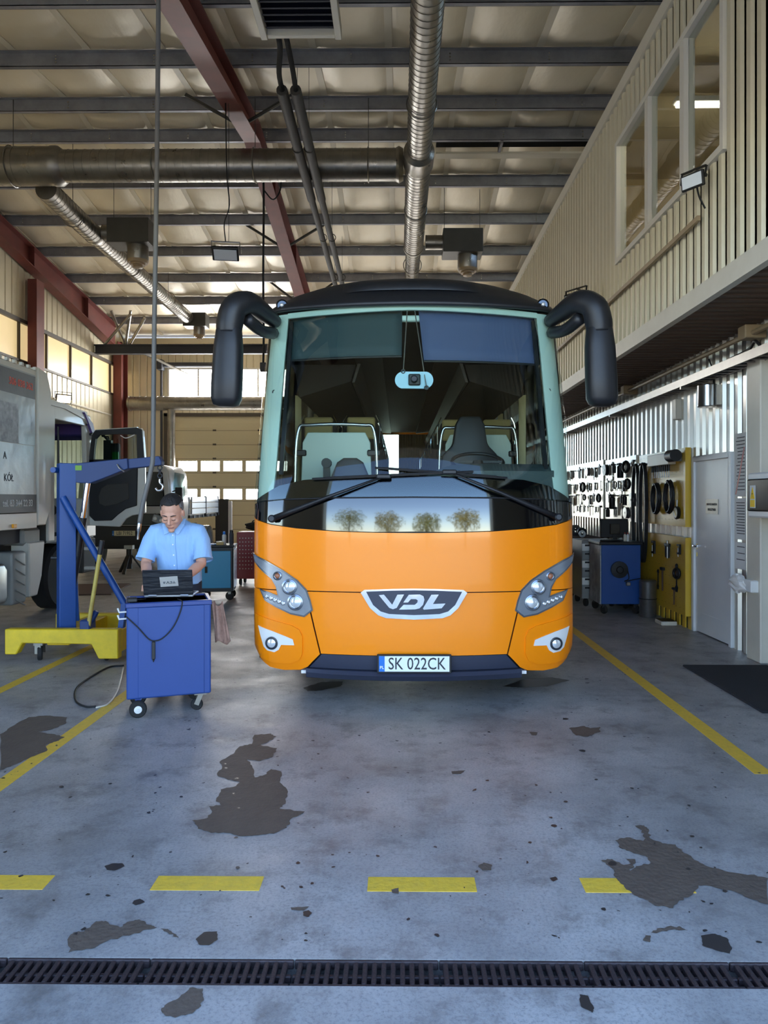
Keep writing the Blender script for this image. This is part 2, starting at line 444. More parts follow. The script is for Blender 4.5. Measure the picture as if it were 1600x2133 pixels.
for i in range(1100):
    x = random.uniform(-3.4, 3.4); y = 2.6+8*random.random()**1.3
    r = random.uniform(.003, .013)*(1.0 if random.random() < .9 else 2.0); n = 7; el = random.uniform(.35, 1)
    a0 = random.uniform(0, PI)
    vs = []
    for k in range(n):
        t = 2*PI*k/n; q = r*random.uniform(.6, 1.2)
        dx, dy = q*math.cos(t), q*el*math.sin(t)
        vs.append((x+dx*math.cos(a0)-dy*math.sin(a0), y+dx*math.sin(a0)+dy*math.cos(a0), .0022))
    sp.add(vs, [tuple(range(n))])
o = sp.build('stain_specks', 'oil_stain', floor, fix=False); o['kind'] = 'stuff'; o['label'] = 'small dark chips and oil drips scattered over the floor'

mat_ = thing('rubber_mat', 'black rubber mat lying by the right wall', 'mat', (3.0, 6.1, 0))
MB().box(-.3, .5, -.72, .78, .0, .018).build('mat_sheet', 'rubber_mat', mat_, bevel=.006)

# ---- right wall below the mezzanine
ZM, XM = 3.36, 2.67
wr = MB().box(XR+.03, XR+.18, Y0B, 7.72, 0, ZM).box(XR+.03, XR+.18, 8.78, Y1B, 0, ZM).box(XR+.03, XR+.18, 7.72, 8.78, 2.1, ZM).build('wall_right', 'pale_sheet')
struct(wr, 'right wall of pale ribbed steel sheet below the mezzanine')
for (a, b_, z0, z1) in ((Y0B, 7.72, 0, ZM), (8.78, Y1B, 0, ZM), (7.72, 8.78, 2.1, ZM)):
    m = MB(); corr(m, a, b_, z0, z1, XR+.03, .035, .19, -1); m.build('cladding_sheet', 'pale_sheet', wr)
# mezzanine block: floor/soffit, face with window opening, top flashing
WY0, WY1, WZ0, WZ1 = 5.92, 8.86, 4.46, 5.95
ZT = 6.5
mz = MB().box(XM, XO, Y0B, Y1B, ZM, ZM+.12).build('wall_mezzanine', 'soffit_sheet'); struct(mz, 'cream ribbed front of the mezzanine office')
m = MB()
n = 150
for i in range(n):
    y = Y0B+.2+(Y1B-Y0B-.3)*i/n
    m.box(XM+.06, XR, y, y+.075, ZM-.03, ZM)
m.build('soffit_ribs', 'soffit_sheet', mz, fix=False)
for (a, b_, z0, z1) in ((Y0B, WY0, ZM+.1, ZT), (WY1, Y1B, ZM+.1, ZT), (WY0, WY1, ZM+.1, WZ0), (WY0, WY1, WZ1, ZT)):
    MB().box(XM+.03, XM+.12, a, b_, z0, z1).build('wall_core', 'room_wall', mz)
    m = MB(); corr(m, a, b_, z0, z1, XM+.03, .024, .165, -1); m.build('cladding_sheet', 'cream_sheet', mz)
t_ = MB().box(XM-.012, XM+.06, Y0B, Y1B, ZM-.04, ZM+.13).build('trim_1', 'trim_cream'); struct(t_, 'pale flashing along the lower edge of the mezzanine')
t_ = MB().box(XM-.02, XM+.14, Y0B, Y1B, ZT-.06, ZT+.1).build('trim_2', 'trim_cream'); struct(t_, 'cream flashing along the top of the mezzanine face')
# mezzanine room behind the windows
rm = MB().box(6.2, 6.3, 4.2, 11, ZM+.12, ZT).box(XM+.12, 6.2, 10.6, 10.7, ZM+.12, ZT).box(XM+.12, 6.2, 4.2, 4.3, ZM+.12, ZT).build('wall_office', 'room_wall'); struct(rm, 'beige inner walls of the mezzanine office')
cl = MB().box(XM+.12, 6.2, 4.2, 10.7, 6.28, 6.36).build('ceiling_office', 'room_ceiling'); struct(cl)
# mezzanine window: frame, mullions, panes
wi = MB().box(XM-.02, XM+.1, WY0, WY1, WZ0, WZ0+.06).box(XM-.02, XM+.1, WY0, WY1, WZ1-.06, WZ1).box(XM-.02, XM+.1, WY0, WY0+.06, WZ0+.06, WZ1-.06).box(XM-.02, XM+.1, WY1-.06, WY1, WZ0+.06, WZ1-.06).build('window_1', 'frame_white'); struct(wi, 'three-part office window in the mezzanine face')
ys = [WY0+.06, 6.79, 7.76, WY1-.06]
for y in ys[1:3]:
    MB().box(XM-.015, XM+.09, y-.05, y+.05, WZ0+.06, WZ1-.06).build('mullion', 'frame_white', wi)
for k in range(3):
    MB().box(XM+.03, XM+.036, ys[k]+(.05 if k else 0), ys[k+1]-(.05 if k < 2 else 0), WZ0+.06, WZ1-.06).build('pane', 'clear_glass', wi)
t = thing('fluorescent_light', 'lit fluorescent tube behind the office window', 'ceiling light', (3.6, 8.0, 5.93))
MB().box(-.55, .75, -.06, .06, .04, .1).build('housing', 'white_plastic', t, bevel=.01)
MB().cyl((-.53, 0, .015), (.73, 0, .015), .022, n=10).build('tube', 'tube_lit', t, smooth=True)
MB().box(-.4, -.38, -.01, .01, .1, .36).box(.58, .6, -.01, .01, .1, .36).build('hanger', 'white_plastic', t)
t = thing('wall_cabinet', 'grey cabinet standing inside the mezzanine office', 'cabinet', (4.3, 10.2, ZM+.12))
MB().box(-.5, .5, -.25, .3, 0, 1.75).build('body', 'dark_box', t, bevel=.01)
MB().box(-.48, -.01, -.275, -.25, .03, 1.72).build('door', 'white_plastic', t); MB().box(.01, .48, -.275, -.25, .03, 1.72).build('door', 'white_plastic', t)

# ---- back wall with two sectional doors and the window band
bw = MB().box(XL, -8.2, Y1B, Y1B+.15, 0, 7.3).box(-8.2, -3.9, Y1B, Y1B+.15, 4.5, 5.08).box(-8.2, -3.9, Y1B, Y1B+.15, 6.22, 7.3).box(-3.9, -2.2, Y1B, Y1B+.15, 0, 7.3).box(-2.2, 2.2, Y1B, Y1B+.15, 4.5, 7.3).box(2.2, XO, Y1B, Y1B+.15, 0, 7.3).build('wall_back', 'cream_sheet')
struct(bw, 'cream ribbed back wall of the hall')
for (a, b_, z0, z1) in ((XL, -8.2, 0, 7.1), (-8.2, -3.9, 4.52, 5.08), (-8.2, -3.9, 6.22, 7.1), (-3.9, -2.2, 0, 7.1), (2.2, XM, 0, 7.1)):
    m = MB(); corr(m, a, b_, z0, z1, Y1B, .02, .25, -1, 'x', .85); m.build('cladding_sheet', 'cream_sheet', bw)
wi = MB()
for z in (5.08, 6.16): wi.box(-8.2, -3.9, Y1B-.05, Y1B+.1, z, z+.06)
for k in range(5):
    x = -8.2+k*1.06; wi.box(x, x+.06, Y1B-.05, Y1B+.1, 5.14, 6.16)
wi = wi.build('window_2', 'frame_white'); struct(wi, 'bright window band above the closed sectional door')
for k in range(4):
    x = -8.14+k*1.06; MB().box(x, x+1.0, Y1B+.02, Y1B+.03, 5.14, 6.16).build('pane', 'window_glow', wi)
dr = MB().box(-8.32, -8.2, Y1B-.1, Y1B, 0, 4.6).box(-3.9, -3.78, Y1B-.1, Y1B, 0, 4.6).box(-8.32, -3.78, Y1B-.1, Y1B, 4.5, 4.62).build('door_1', 'frame_dark'); struct(dr, 'closed cream sectional door with two rows of windows')
for k in range(9):
    z = k*.5
    if k in (3, 5):
        p = MB().box(-8.2, -3.9, Y1B-.02, Y1B+.03, z, z+.07).box(-8.2, -3.9, Y1B-.02, Y1B+.03, z+.42, z+.5)
        xs = [-8.2+.38+i*.8 for i in range(5)]
        e = -8.2
        for x in xs: p.box(e, x, Y1B-.02, Y1B+.03, z+.07, z+.42); e = x+.66
        p.box(e, -3.9, Y1B-.02, Y1B+.03, z+.07, z+.42)
        pan = p.build('panel', 'door_panel', dr)
        for x in xs: MB().box(x, x+.66, Y1B+.0, Y1B+.01, z+.07, z+.42).build('pane', 'window_glow', pan)
    else:
        p = MB().box(-8.2, -3.9, Y1B-.02, Y1B+.03, z, z+.5)
        for j in range(3): p.box(-8.2, -3.9, Y1B-.026, Y1B-.02, z+.1+.13*j, z+.12+.13*j)
        pan = p.build('panel', 'door_panel', dr)
    MB().box(-8.2, -3.9, Y1B-.0215, Y1B-.02, z-.006, z+.006).build('seam', 'frame_dark', pan)
    for x in (-8.1, -6.6, -5.0):
        MB().box(x, x+.12, Y1B-.04, Y1B-.02, z-.02, z+.04).build('hinge', 'frame_dark', pan)
# ---- front wall (behind and above the camera) with the two bay doorways
fw = MB().box(XL, -8.4, Y0B-.2, Y0B, 0, 7.2).box(-8.4, -4.0, Y0B-.2, Y0B, 4.5, 7.2).box(-4.0, -2.35, Y0B-.2, Y0B, 0, 7.2).box(-2.35, 2.35, Y0B-.2, Y0B, 4.6, 7.2).box(2.35, XO, Y0B-.2, Y0B, 0, 7.2).build('wall_front', 'cream_sheet')
struct(fw, 'front wall with the open bay doorways')
# ---- left wall with yellowed window band
wl_ = MB().box(XL-.2, XL-.03, Y0B, Y1B, 0, 5.1).box(XL-.2, XL-.03, Y0B, Y1B, 6.15, 8.7).build('wall_left', 'cream_sheet'); struct(wl_, 'cream ribbed left wall below yellowed windows')
m = MB(); corr(m, Y0B, Y1B, 0, 5.1, XL-.03, .018, .3, 1, 'y', .9); m.build('cladding_sheet', 'cream_sheet', wl_)
m = MB(); corr(m, Y0B, Y1B, 6.15, 8.6, XL-.03, .018, .3, 1, 'y', .9); m.build('cladding_sheet', 'cream_sheet', wl_)
wi = MB().box(XL-.06, XL+.03, Y0B, Y1B, 5.1, 5.16).box(XL-.06, XL+.05, Y0B, Y1B, 6.1, 6.2)
k = 0
yy = Y0B
while yy < Y1B:
    wi.box(XL-.06, XL+.03, yy, yy+.05, 5.16, 6.1); yy += 1.45
wi = wi.build('window_3', 'frame_dark'); struct(wi, 'yellowed window band high on the left wall')
yy = Y0B
while yy < Y1B-.2:
    MB().box(XL-.04, XL-.03, yy+.05, min(yy+1.45, Y1B-.05), 5.16, 6.1).build('pane', 'sheet_glow', wi); yy += 1.45
wo = MB().box(XO, XO+.2, Y0B, Y1B, 0, 8).build('wall_outer', 'cream_sheet'); struct(wo)

# ---- roof: slabs, foil blanket panels, purlins
rf = MB().prism([(Y0B-.4, zroof(Y0B-.4)+.3), (YR, ZR+.3), (Y1B+.4, zroof(Y1B+.4)+.3), (Y1B+.4, zroof(Y1B+.4)+.42), (YR, ZR+.42), (Y0B-.4, zroof(Y0B-.4)+.42)], 'yz', XL-.3, XO+.2).build('ceiling', 'roof_steel')
struct(rf, 'insulated roof with silvery foil blankets between the purlins')
PY = sorted([YR-.56-1.72*k for k in range(7)]+[YR+.57+1.6*k for k in range(8)])
PY = [y for y in PY if Y0B+.3 < y < Y1B-.2]
def make_panel(Lx, Ly, bulge):
    nx, ny = 6, 6; vs = []; fs = []
    for j in range(ny+1):
        for i in range(nx+1):
            u, v = i/nx*2-1, j/ny*2-1
            h = -bulge*(1-abs(u)**4)*(1-abs(v)**4)+random.uniform(-.006, .006)
            vs.append((u*Lx/2, v*Ly/2, h))
    for j in range(ny):
        for i in range(nx):
            a = j*(nx+1)+i; fs.append((a, a+nx+1, a+nx+2, a+1))
    mb = MB(); mb.add(vs, fs); return mb
DX = 1.18
base_panels = {}
edges = [Y0B]+PY+[Y1B]
for bi in range(len(edges)-1):
    ya, yb = edges[bi], edges[bi+1]
    ridge = ya < YR < yb
    segs_ = [(ya, YR), (YR, yb)] if ridge else [(ya, yb)]
    for (a, b_) in segs_:
        Ly = (b_-a)
        za, zb = zroof(a)+.215, zroof(b_)+.215
        ang = math.atan2(zb-za, b_-a)
        for xi in range(int((XO-XL)/DX)+1):
            x = XL+.1+DX*(xi+.5)
            if x > XO-.3: continue
            if x > 3.2 and (a+b_)/2 < 6: continue
            key = (round(Ly, 2), random.randint(0, 2))
            if key not in base_panels:
                o = make_panel(DX-.09, Ly/math.cos(ang)-.02, .07).build('panel', 'foil', rf, smooth=True); base_panels[key] = o.data
            else:
                o = bpy.data.objects.new('panel', base_panels[key]); C.objects.link(o); o.parent = rf
            o.location = (x, (a+b_)/2, (za+zb)/2+.03); o.rotation_euler = (ang, 0, 0)
# seam strips between the blankets
for xi in range(int((XO-XL)/DX)+2):
    x = XL+.1+DX*xi
    if x > XO: continue
    s_ = MB()
    for (a, b_) in ((Y0B, YR), (YR, Y1B)):
        za, zb = zroof(a)+.23, zroof(b_)+.23
        s_.add([(x-.055, a, za), (x+.055, a, za), (x+.055, b_, zb), (x-.055, b_, zb), (x-.055, a, za+.03), (x+.055, a, za+.03), (x+.055, b_, zb+.03), (x-.055, b_, zb+.03)],
               [(0,1,2,3), (4,7,6,5), (0,4,5,1), (1,5,6,2), (2,6,7,3), (3,7,4,0)])
    s_.build('seam_strip', 'foil_seam', rf)
for i, y in enumerate(PY):
    z = zroof(y)
    p = MB().box(XL, XO, y-.004, y+.004, z, z+.215).box(XL, XO, y-.004, y+.075, z, z+.008).box(XL, XO, y-.07, y+.004, z+.207, z+.215).box(XL, XO, y+.07, y+.075, z, z+.03).build('purlin', 'purlin_steel')
    struct(p, 'grey galvanised roof purlin')
    b_ = MB()
    x = XL+.6+.3*(i % 3)
    while x < XM+1:
        for dz in (.06, .11, .16):
            b_.box(x-.012, x+.012, y-.012, y-.004, z+dz-.012, z+dz+.012)
        x += 1.55
    bb = b_.build('bolt_heads', 'steel_bright', p, fix=False); bb['kind'] = 'stuff'
# ridge gap trim
t_ = MB().box(.75, XO, YR+.98, YR+1.2, zroof(YR+.95)-.02, zroof(YR+.95)+.02).build('trim_3', 'foil_seam'); struct(t_, 'pale strip beside the dark ridge gap')
t_ = MB().box(.75, XO, YR+.66, YR+1.0, zroof(YR+.8)+.1, zroof(YR+.8)+.14).build('gap_shade', 'channel_dark'); struct(t_, 'dark strip painted as the shade in the ridge gap')  # dark sheet stands in for the shade inside the ridge gap
for x in (2.0, 4.2): MB().box(x, x+.05, YR+.6, YR+1.0, zroof(YR+.8)-.02, zroof(YR+.8)+.1).build('gap_bar', 'purlin_steel', t_)

# ---- red portal rafters and columns
def rafter(x, label, w=.3):
    r = MB()
    ys_ = [Y0B, 6, 10, YR, 17.3, 21, 24.0]
    def zb(y):
        if y <= YR: return 8.32-.155*(YR-y)
        return 8.32-.165*(y-YR)
    def zt(y): return zroof(y)-.01
    for i in range(len(ys_)-1):
        a, b_ = ys_[i], ys_[i+1]
        for (xa, xb, f0, f1) in ((-w/2, w/2, lambda y: zb(y), lambda y: zb(y)+.02), (-w/2, w/2, lambda y: zt(y)-.02, zt), (-.008, .008, lambda y: zb(y)+.02, lambda y: zt(y)-.02)):
            r.add([(x+xa, a, f0(a)), (x+xb, a, f0(a)), (x+xb, b_, f0(b_)), (x+xa, b_, f0(b_)), (x+xa, a, f1(a)), (x+xb, a, f1(a)), (x+xb, b_, f1(b_)), (x+xa, b_, f1(b_))],
                  [(0,3,2,1), (4,5,6,7), (0,1,5,4), (1,2,6,5), (2,3,7,6), (3,0,4,7)])
    o = r.build('roof_beam', 'red_oxide'); struct(o, label)
    for y in (8.5, 15.3, 18.4, 21.6):     # stiffener plates
        for s in (-1, 1):
            MB().box(x+s*.012, x+s*w*.48, y-.006, y+.006, zb(y)+.02, zt(y)-.02).build('stiffener', 'red_oxide', o)
    return o, zb
rb, zbeam = rafter(-2.77, 'red oxide steel roof beam above the bay')
lb, _ = rafter(-9.5, 'red oxide steel roof beam along the left wall')
MB().box(-9.64, -9.36, 24.2, 24.22, 0, 6.7).box(-9.64, -9.36, 24.75, 24.77, 0, 7.0).box(-9.51, -9.49, 24.22, 24.75, 0, 6.9).build('column', 'red_oxide', lb)
co = MB().box(-9.64, -9.4, 18.6, 19.0, 0, 7.3).build('column', 'red_oxide'); struct(co, 'red oxide steel column beside the yellowed windows')
co = MB().box(-2.92, -2.62, 24.4, 24.42, 0, 6.8).box(-2.92, -2.62, 24.9, 24.92, 0, 6.8).box(-2.78, -2.76, 24.42, 24.9, 0, 6.8).build('column', 'red_oxide'); struct(co, 'red oxide steel column at the back wall between the doors')
# fly braces from beam to purlins
for (pyi) in (12.6, 17.4, 20.6):
    for s in (-1, 1):
        b_ = MB().bar((-2.77+s*.12, pyi, zbeam(pyi)+.02), (-2.77+s*.95, pyi-.1 if pyi < YR else pyi+.1, zroof(pyi)+.03), .06, .012).bar((-2.77+s*.12, pyi, zbeam(pyi)+.03), (-2.77+s*.95, pyi-.1 if pyi < YR else pyi+.1, zroof(pyi)+.06), .012, .06)
        b_.build('fly_brace', 'dark_box', rb)
# ---------------------------------------------------------------- ducts, heaters and lamps under the roof
def spiral(mb, p0, p1, r, pitch=.13, n=24):
    p0, p1 = Vector(p0), Vector(p1); L = (p1-p0).length; k = max(1, int(L/pitch)); prof = [(r, 0)]
    for i in range(1, k+1):
        h = L*i/k-.012
        prof += [(r, h-.006), (r+.006, h-.005), (r+.006, h+.004), (r, h+.005)]
    prof.append((r, L))
    return mb.lathe(prof, p0, (p1-p0), n)
def pipe(name, p0, p1, r, parent, mat='duct_steel', pitch=.13):
    m = MB(); spiral(m, p0, p1, r, pitch); return m.build(name, mat, parent, smooth='auto')
def rods(parent, pts, r=.006):
    for (x, y, z0, z1) in pts:
        MB().cyl((x, y, z0), (x, y, z1), r, n=6).build('hanger_rod', 'dark_box', parent)
DZ = 7.62
t = thing('air_duct', 'long galvanised spiral duct running above the coach', 'duct', (.35, 0, DZ))
pipe('pipe', (0, 3.2, 0), (0, 12.6, 0), .205, t)
MB().lathe([(.2, 0), (.27, .06), (.27, .5), (.235, .56)], (0, 12.45, 0), (0, 1, 0), 24).build('tee_collar', 'duct_steel', t, smooth='auto')
pipe('pipe', (0, 13.0, 0), (0, 17.2, 0), .225, t)
MB().lathe([(.24, 0), (.24, .08), (.185, .22), (.185, .25)], (0, 17.2, 0), (0, 1, 0), 24).build('reducer', 'duct_steel', t, smooth='auto')
pipe('pipe', (0, 17.45, 0), (0, 20.4, 0), .18, t)
for y in (4.2, 8.0, 11.0, 15.0, 18.6):
    MB().ring((0, y, 0), (0, 1, 0), .232, .01, 24, 4).build('clamp', 'galvanised', t)
    rods(t, [(0, y, .23, zroof(y)-DZ+.24)])
t = thing('air_duct', 'thick galvanised spiral duct crossing the hall at the ridge', 'duct', (0, 13.0, DZ))
pipe('pipe', (.05, 0, 0), (-6.1, 0, 0), .28, t, pitch=.15)
MB().lathe([(.28, 0), (.345, .1), (.345, .2)], (-6.05, 0, 0), (-1, 0, 0), 24).build('reducer', 'duct_steel', t, smooth='auto')
pipe('pipe', (-6.25, 0, 0), (-9.5, 0, 0), .335, t, pitch=.3)
MB().lathe([(.285, 0), (.31, .05), (.27, .13)], (-.05, 0, 0), (1, 0, 0), 24).build('tee_saddle', 'duct_steel', t, smooth='auto')
for x in (-.55, -2.6, -4.4, -7.0):
    MB().ring((x, 0, 0), (1, 0, 0), .3 if x > -6 else .35, .01, 24, 4).build('clamp', 'galvanised', t)
    rods(t, [(x, 0, .28, zroof(13)-DZ+.24)])
t = thing('air_duct', 'slim galvanised spiral branch duct running to the back on the left', 'duct', (-6.55, 0, 7.24))
pipe('pipe', (0, 13.3, .1), (0, 15.35, .02), .2, t); pipe('pipe', (0, 15.5, .02), (0, 22.2, -.04), .185, t)
MB().lathe([(.2, 0), (.21, .02), (.21, .12), (.185, .2)], (0, 15.33, .02), (0, 1, 0), 24).build('reducer', 'duct_steel', t, smooth='auto')
for y in (14.4, 17.6, 20.4):
    MB().ring((0, y, .01), (0, 1, 0), .2, .01, 24, 4).build('clamp', 'galvanised', t); rods(t, [(0, y, .2, zroof(y)-7.24+.24)])
def diffuser(loc, label, inlet, s=1.0):
    t = thing('air_diffuser', label, 'air diffuser', loc)
    MB().box(-.44*s, .44*s, -.3*s, .3*s, 0, .52*s).build('plenum_box', 'dark_box', t, bevel=.01)
    MB().lathe([(.22*s, 0), (.22*s, -.3*s), (.21*s, -.32*s)], (.12*s, 0, 0), (0, 0, 1), 22).build('neck', 'duct_steel', t, smooth='auto')
    MB().lathe([(.225*s, -.3*s), (.2*s, -.36*s), (.15*s, -.36*s), (.15*s, -.4*s), (.1*s, -.4*s), (.1*s, -.45*s), (.03*s, -.47*s)], (.12*s, 0, 0), (0, 0, 1), 22).build('nozzle', 'diffuser_cream', t, smooth='auto')
    if inlet: pipe('inlet', (-.44*s, 0, .3*s), (-.44*s-inlet, 0, .3*s), .16*s, t)
    for x in (-.4*s, .4*s): rods(t, [(x, 0, .52*s, zroof(loc[1])-loc[2]+.26)])
    return t
diffuser((-5.72, 15.4, 7.0), 'grey box air diffuser with round nozzle on the left branch duct', .185)
diffuser((1.42, 16.2, 7.05), 'grey box air diffuser with round nozzle right of the long duct', .385)
diffuser((-6.35, 22.5, 6.95), 'small grey air diffuser at the far end of the branch duct', 0, .8)
# radiant heater with twin pipes
pm('pipe_wrap', '3b3733', .7, noise=(4, .4, '2a2725'))
t = thing('heater_unit', 'dark slatted ceiling heater in a pale metal frame', 'heater', (-1.21, 7.95, 7.3))
MB().box(-.5, -.42, -1.1, 1.0, 0, .16).box(.42, .5, -1.1, 1.0, 0, .16).box(-.42, .42, .94, 1.0, .02, .16).box(-.42, .42, -1.1, -1.04, .02, .16).build('frame', 'frame_white', t, bevel=.005)
MB().box(-.42, .42, -1.04, .94, .12, .16).build('back_plate', 'heater_slats', t)
for k in range(17):
    MB().obox((0, -.96+k*.115, .08), (.84, .1, .012), Euler((.5, 0, 0)).to_matrix()).build('slat', 'heater_slats', t)
rods(t, [(-.46, -.9, .16, zroof(7.05)-7.3+.24), (.46, -.9, .16, zroof(7.05)-7.3+.24), (-.46, .9, .16, zroof(8.85)-7.3+.24), (.46, .9, .16, zroof(8.85)-7.3+.24)])
for (dx, lab) in ((0, 'left of the two insulated black pipes leading back from the heater'), (.19, 'right of the two insulated black pipes leading back from the heater')):
    x = -1.62+dx
    t = thing('heating_pipe', lab, 'pipe', (x, 0, 7.25), group='twin heater pipes')
    MB().tube(smooth_path([(.12-dx*.5, 8.98, .1), (.1-dx*.4, 9.2, .08), (.02, 9.6, .03), (0, 10.0, 0)], 4), .035, 8).build('flexible_hose', 'black_rubber', t, smooth=True)
    MB().tube([(0, 9.95, 0), (0, 10.0, 0), (-.03, 13.6, 0)], .078, 12).build('insulated_section', 'pipe_wrap', t, smooth='auto')
    MB().tube([(-.03, 13.6, 0), (-.06, 19.2, -.02)], .062, 12).build('pipe_section', 'pipe_wrap', t, smooth='auto')
    for y in (11.6, 15.6, 18.4):
        MB().ring((-.02, y, 0), (0, 1, 0), .08, .008, 14, 4).build('clamp', 'dark_box', t); rods(t, [(-.02, y, .06, zroof(y)-7.25+.24)], .004)
# hanging flood light
def flood(loc, label, rz, tilt, mat='lamp_glass', s=1.0):
    t = thing('flood_light', label, 'flood light', loc, rz)
    R = Euler((tilt, 0, 0)).to_matrix()
    b = MB().obox((0, 0, 0), (.42*s, .06*s, .26*s), R)
    b.build('housing', 'black_plastic', t, bevel=.012*s)
    f = MB()
    for k in range(7): f.obox(R @ Vector(((-.17+k*.056)*s, .045*s, 0)), (.012*s, .04*s, .2*s), R)
    o = f.build('cooling_fins', 'black_plastic', t); o['kind'] = 'stuff'
    MB().obox(R @ Vector((0, -.032*s, 0)), (.36*s, .008*s, .2*s), R).build('lens', mat, t)
    br = MB().bar((-.225*s, 0, 0), (-.225*s, .02, .2*s), .03*s, .008, (1, 0, 0)).bar((.225*s, 0, 0), (.225*s, .02, .2*s), .03*s, .008, (1, 0, 0)).box(-.23*s, .23*s, .0, .04, .19*s, .2*s)
    br.build('bracket', 'black_plastic', t)
    return t
fl = flood((-2.8, 11.6, 5.55), 'black flood light hanging from a cable under the roof beam', .15, 1.0)
MB().tube(smooth_path([(0, .02, .2), (-.02, .02, .5), (.06, .02, .8), (.02, .02, 1.3), (0, .02, 2.44)], 5), .01, 6).build('cable', 'cable_black', fl, smooth=True)
MB().cyl((.05, .02, .2), (.05, .02, 2.44), .004, n=5).build('suspension_wire', 'cable_black', fl)
# long hanging air hose near the hoist, and the black cable behind the coach mirror
t = thing('hanging_hose', 'grey air hose hanging from the roof beside the hoist', 'hose', (-2.17, 6.45, 0))
MB().tube(smooth_path([(.02, 0, 7.75), (.0, 0, 5.0), (-.03, 0, 3.0), (-.04, 0, 2.05), (-.06, 0, 1.85), (-.13, 0, 1.55), (-.16, 0, 1.38)], 6), .021, 10).build('hose', 'cable_grey', t, smooth=True)
MB().lathe([(.014, 0), (.02, .02), (.02, .08), (.012, .1), (.012, .16)], (-.16, 0, 1.39), (-.1, 0, -1), 10).build('coupling', 'steel_bright', t, smooth='auto')
t = thing('hanging_cable', 'black cable hanging from the red beam left of the coach', 'cable', (-2.68, 14.2, 0))
MB().tube(smooth_path([(0, 0, 8.2), (.01, 0, 7.4), (0, 0, 6.0), (.01, 0, 4.9), (0, 0, 4.2)], 5), .022, 8).build('cable', 'cable_black', t, smooth=True)
MB().box(-.06, .06, -.04, .04, 4.1, 4.28).build('connector', 'black_plastic', t, bevel=.01)
MB().tube(smooth_path([(0, 0, 7.7), (.2, 0, 7.5), (.35, 0, 7.75), (.3, 0, 8.2)], 5), .014, 6).build('loop', 'cable_black', t, smooth=True)
# dark crane rail and bracing near the back wall
o = MB().box(XL, XM, 22.8, 23.0, 6.2, 6.24).box(XL, XM, 22.8, 23.0, 6.46, 6.5).box(XL, XM, 22.89, 22.91, 6.24, 6.46).build('trim_4', 'roof_steel'); struct(o, 'dark crane rail crossing the hall near the back wall')
for (a, b_) in (((-9.4, 22.9, 6.5), (-8.3, 22.2, 7.3)), ((-8.75, 22.9, 6.5), (-8.9, 22.2, 7.4)), ((-8.72, 22.9, 6.5), (-8.3, 22.2, 7.4)), ((-8.6, 22.9, 6.5), (-7.9, 22.3, 7.2)), ((-8.7, 22.9, 6.5), (-7.3, 25.3, 5.9))):
    MB().tube([a, b_], .045, 8).build('brace_tube', 'galvanised', o)
t = thing('air_duct', 'horizontal galvanised duct below the back windows', 'duct', (0, 24.6, 4.85))
pipe('pipe', (-9.25, 0, 0), (-3.2, 0, 0), .24, t, pitch=.2)
pipe('down_pipe', (-7.8, 0, -.2), (-7.8, 0, -3.2), .13, t, pitch=.2)
MB().lathe([(.26, 0), (.26, .06)], (-9.25, 0, 0), (1, 0, 0), 24).build('end_flange', 'galvanised', t)
for x in (-8.6, -5.9, -3.6): MB().box(x, x+.05, .2, .876, -.05, .0).build('wall_bracket', 'galvanised', t)
t = thing('roller_housing', 'dark roller shaft housing above the back window', 'roller', (-7.0, 25.3, 6.3))
MB().cyl((-1.3, 0, 0), (.9, 0, 0), .09, n=14).build('roller', 'roof_steel', t, smooth='auto')
MB().box(-1.5, -1.3, -.15, .15, -.18, .18).build('end_bracket', 'roof_steel', t, bevel=.02)
MB().box(-1.42, -1.36, .02, .1, -6.3, -.18).build('guide_rail', 'roof_steel', t)
# left wall flood light on its conduit
t = flood((XL+.25, 20.2, 4.4), 'lit flood light on the left wall conduit', .79, .2, 'lamp_lit', 1.0)
MB().tube([(0, .03, 0), (0, .34, 0)], .02, 8).build('arm', 'galvanised', t)
t = thing('wall_conduit', 'pale conduit running along the left wall', 'conduit', (XL+.03, 0, 4.4))
MB().cyl((0, 17, 0), (0, 24.1, 0), .025, n=8).build('pipe', 'trim_cream', t)

# ---------------------------------------------------------------- things on the right wall
t = thing('door', 'grey steel door with a small room sign in the right wall', 'door', (XR, 8.25, 0))
MB().box(-.03, .1, -.52, -.46, 0, 2.1).box(-.03, .1, .46, .52, 0, 2.1).box(-.03, .1, -.46, .46, 2.04, 2.1).build('frame', 'door_grey', t, bevel=.004)
lf = MB().box(-.005, .04, -.46, .46, .015, 2.04).build('leaf', 'door_grey', t, bevel=.004)
MB().box(-.008, -.005, -.44, .44, .03, .25).build('kick_plate', 'door_grey', lf)
h = MB().cyl((-.005, .4, 1.03), (-.06, .4, 1.03), .014, n=10).tube([(-.055, .405, 1.03), (-.06, .35, 1.03), (-.055, .28, 1.03)], .012, 8).build('handle', 'chrome', lf, smooth='auto')
MB().cyl((-.005, .4, 1.03), (-.012, .4, 1.03), .03, n=14).cyl((-.005, .4, .93), (-.012, .4, .93), .028, n=14).build('rose', 'chrome', lf)
sg = MB().box(-.012, -.006, -.17, .15, 1.42, 1.59).build('room_sign', 'galvanised', t); sg['label'] = 'small grey room sign with dark lettering'
text('lettering', 'POM. MECHANIKÓW', .036, 'ink', sg, (-.0135, -.01, 1.53), (PI/2, 0, -PI/2), .0005, bold=0, sx=.78)
text('lettering', 'MAGAZYNIER', .042, 'ink', sg, (-.0135, -.01, 1.47), (PI/2, 0, -PI/2), .0005, bold=0, sx=.8)
for z in (.25, 1.7): MB().cyl((-.015, -.465, z), (-.015, -.465, z+.1), .014, n=8).build('hinge', 'steel_bright', t)
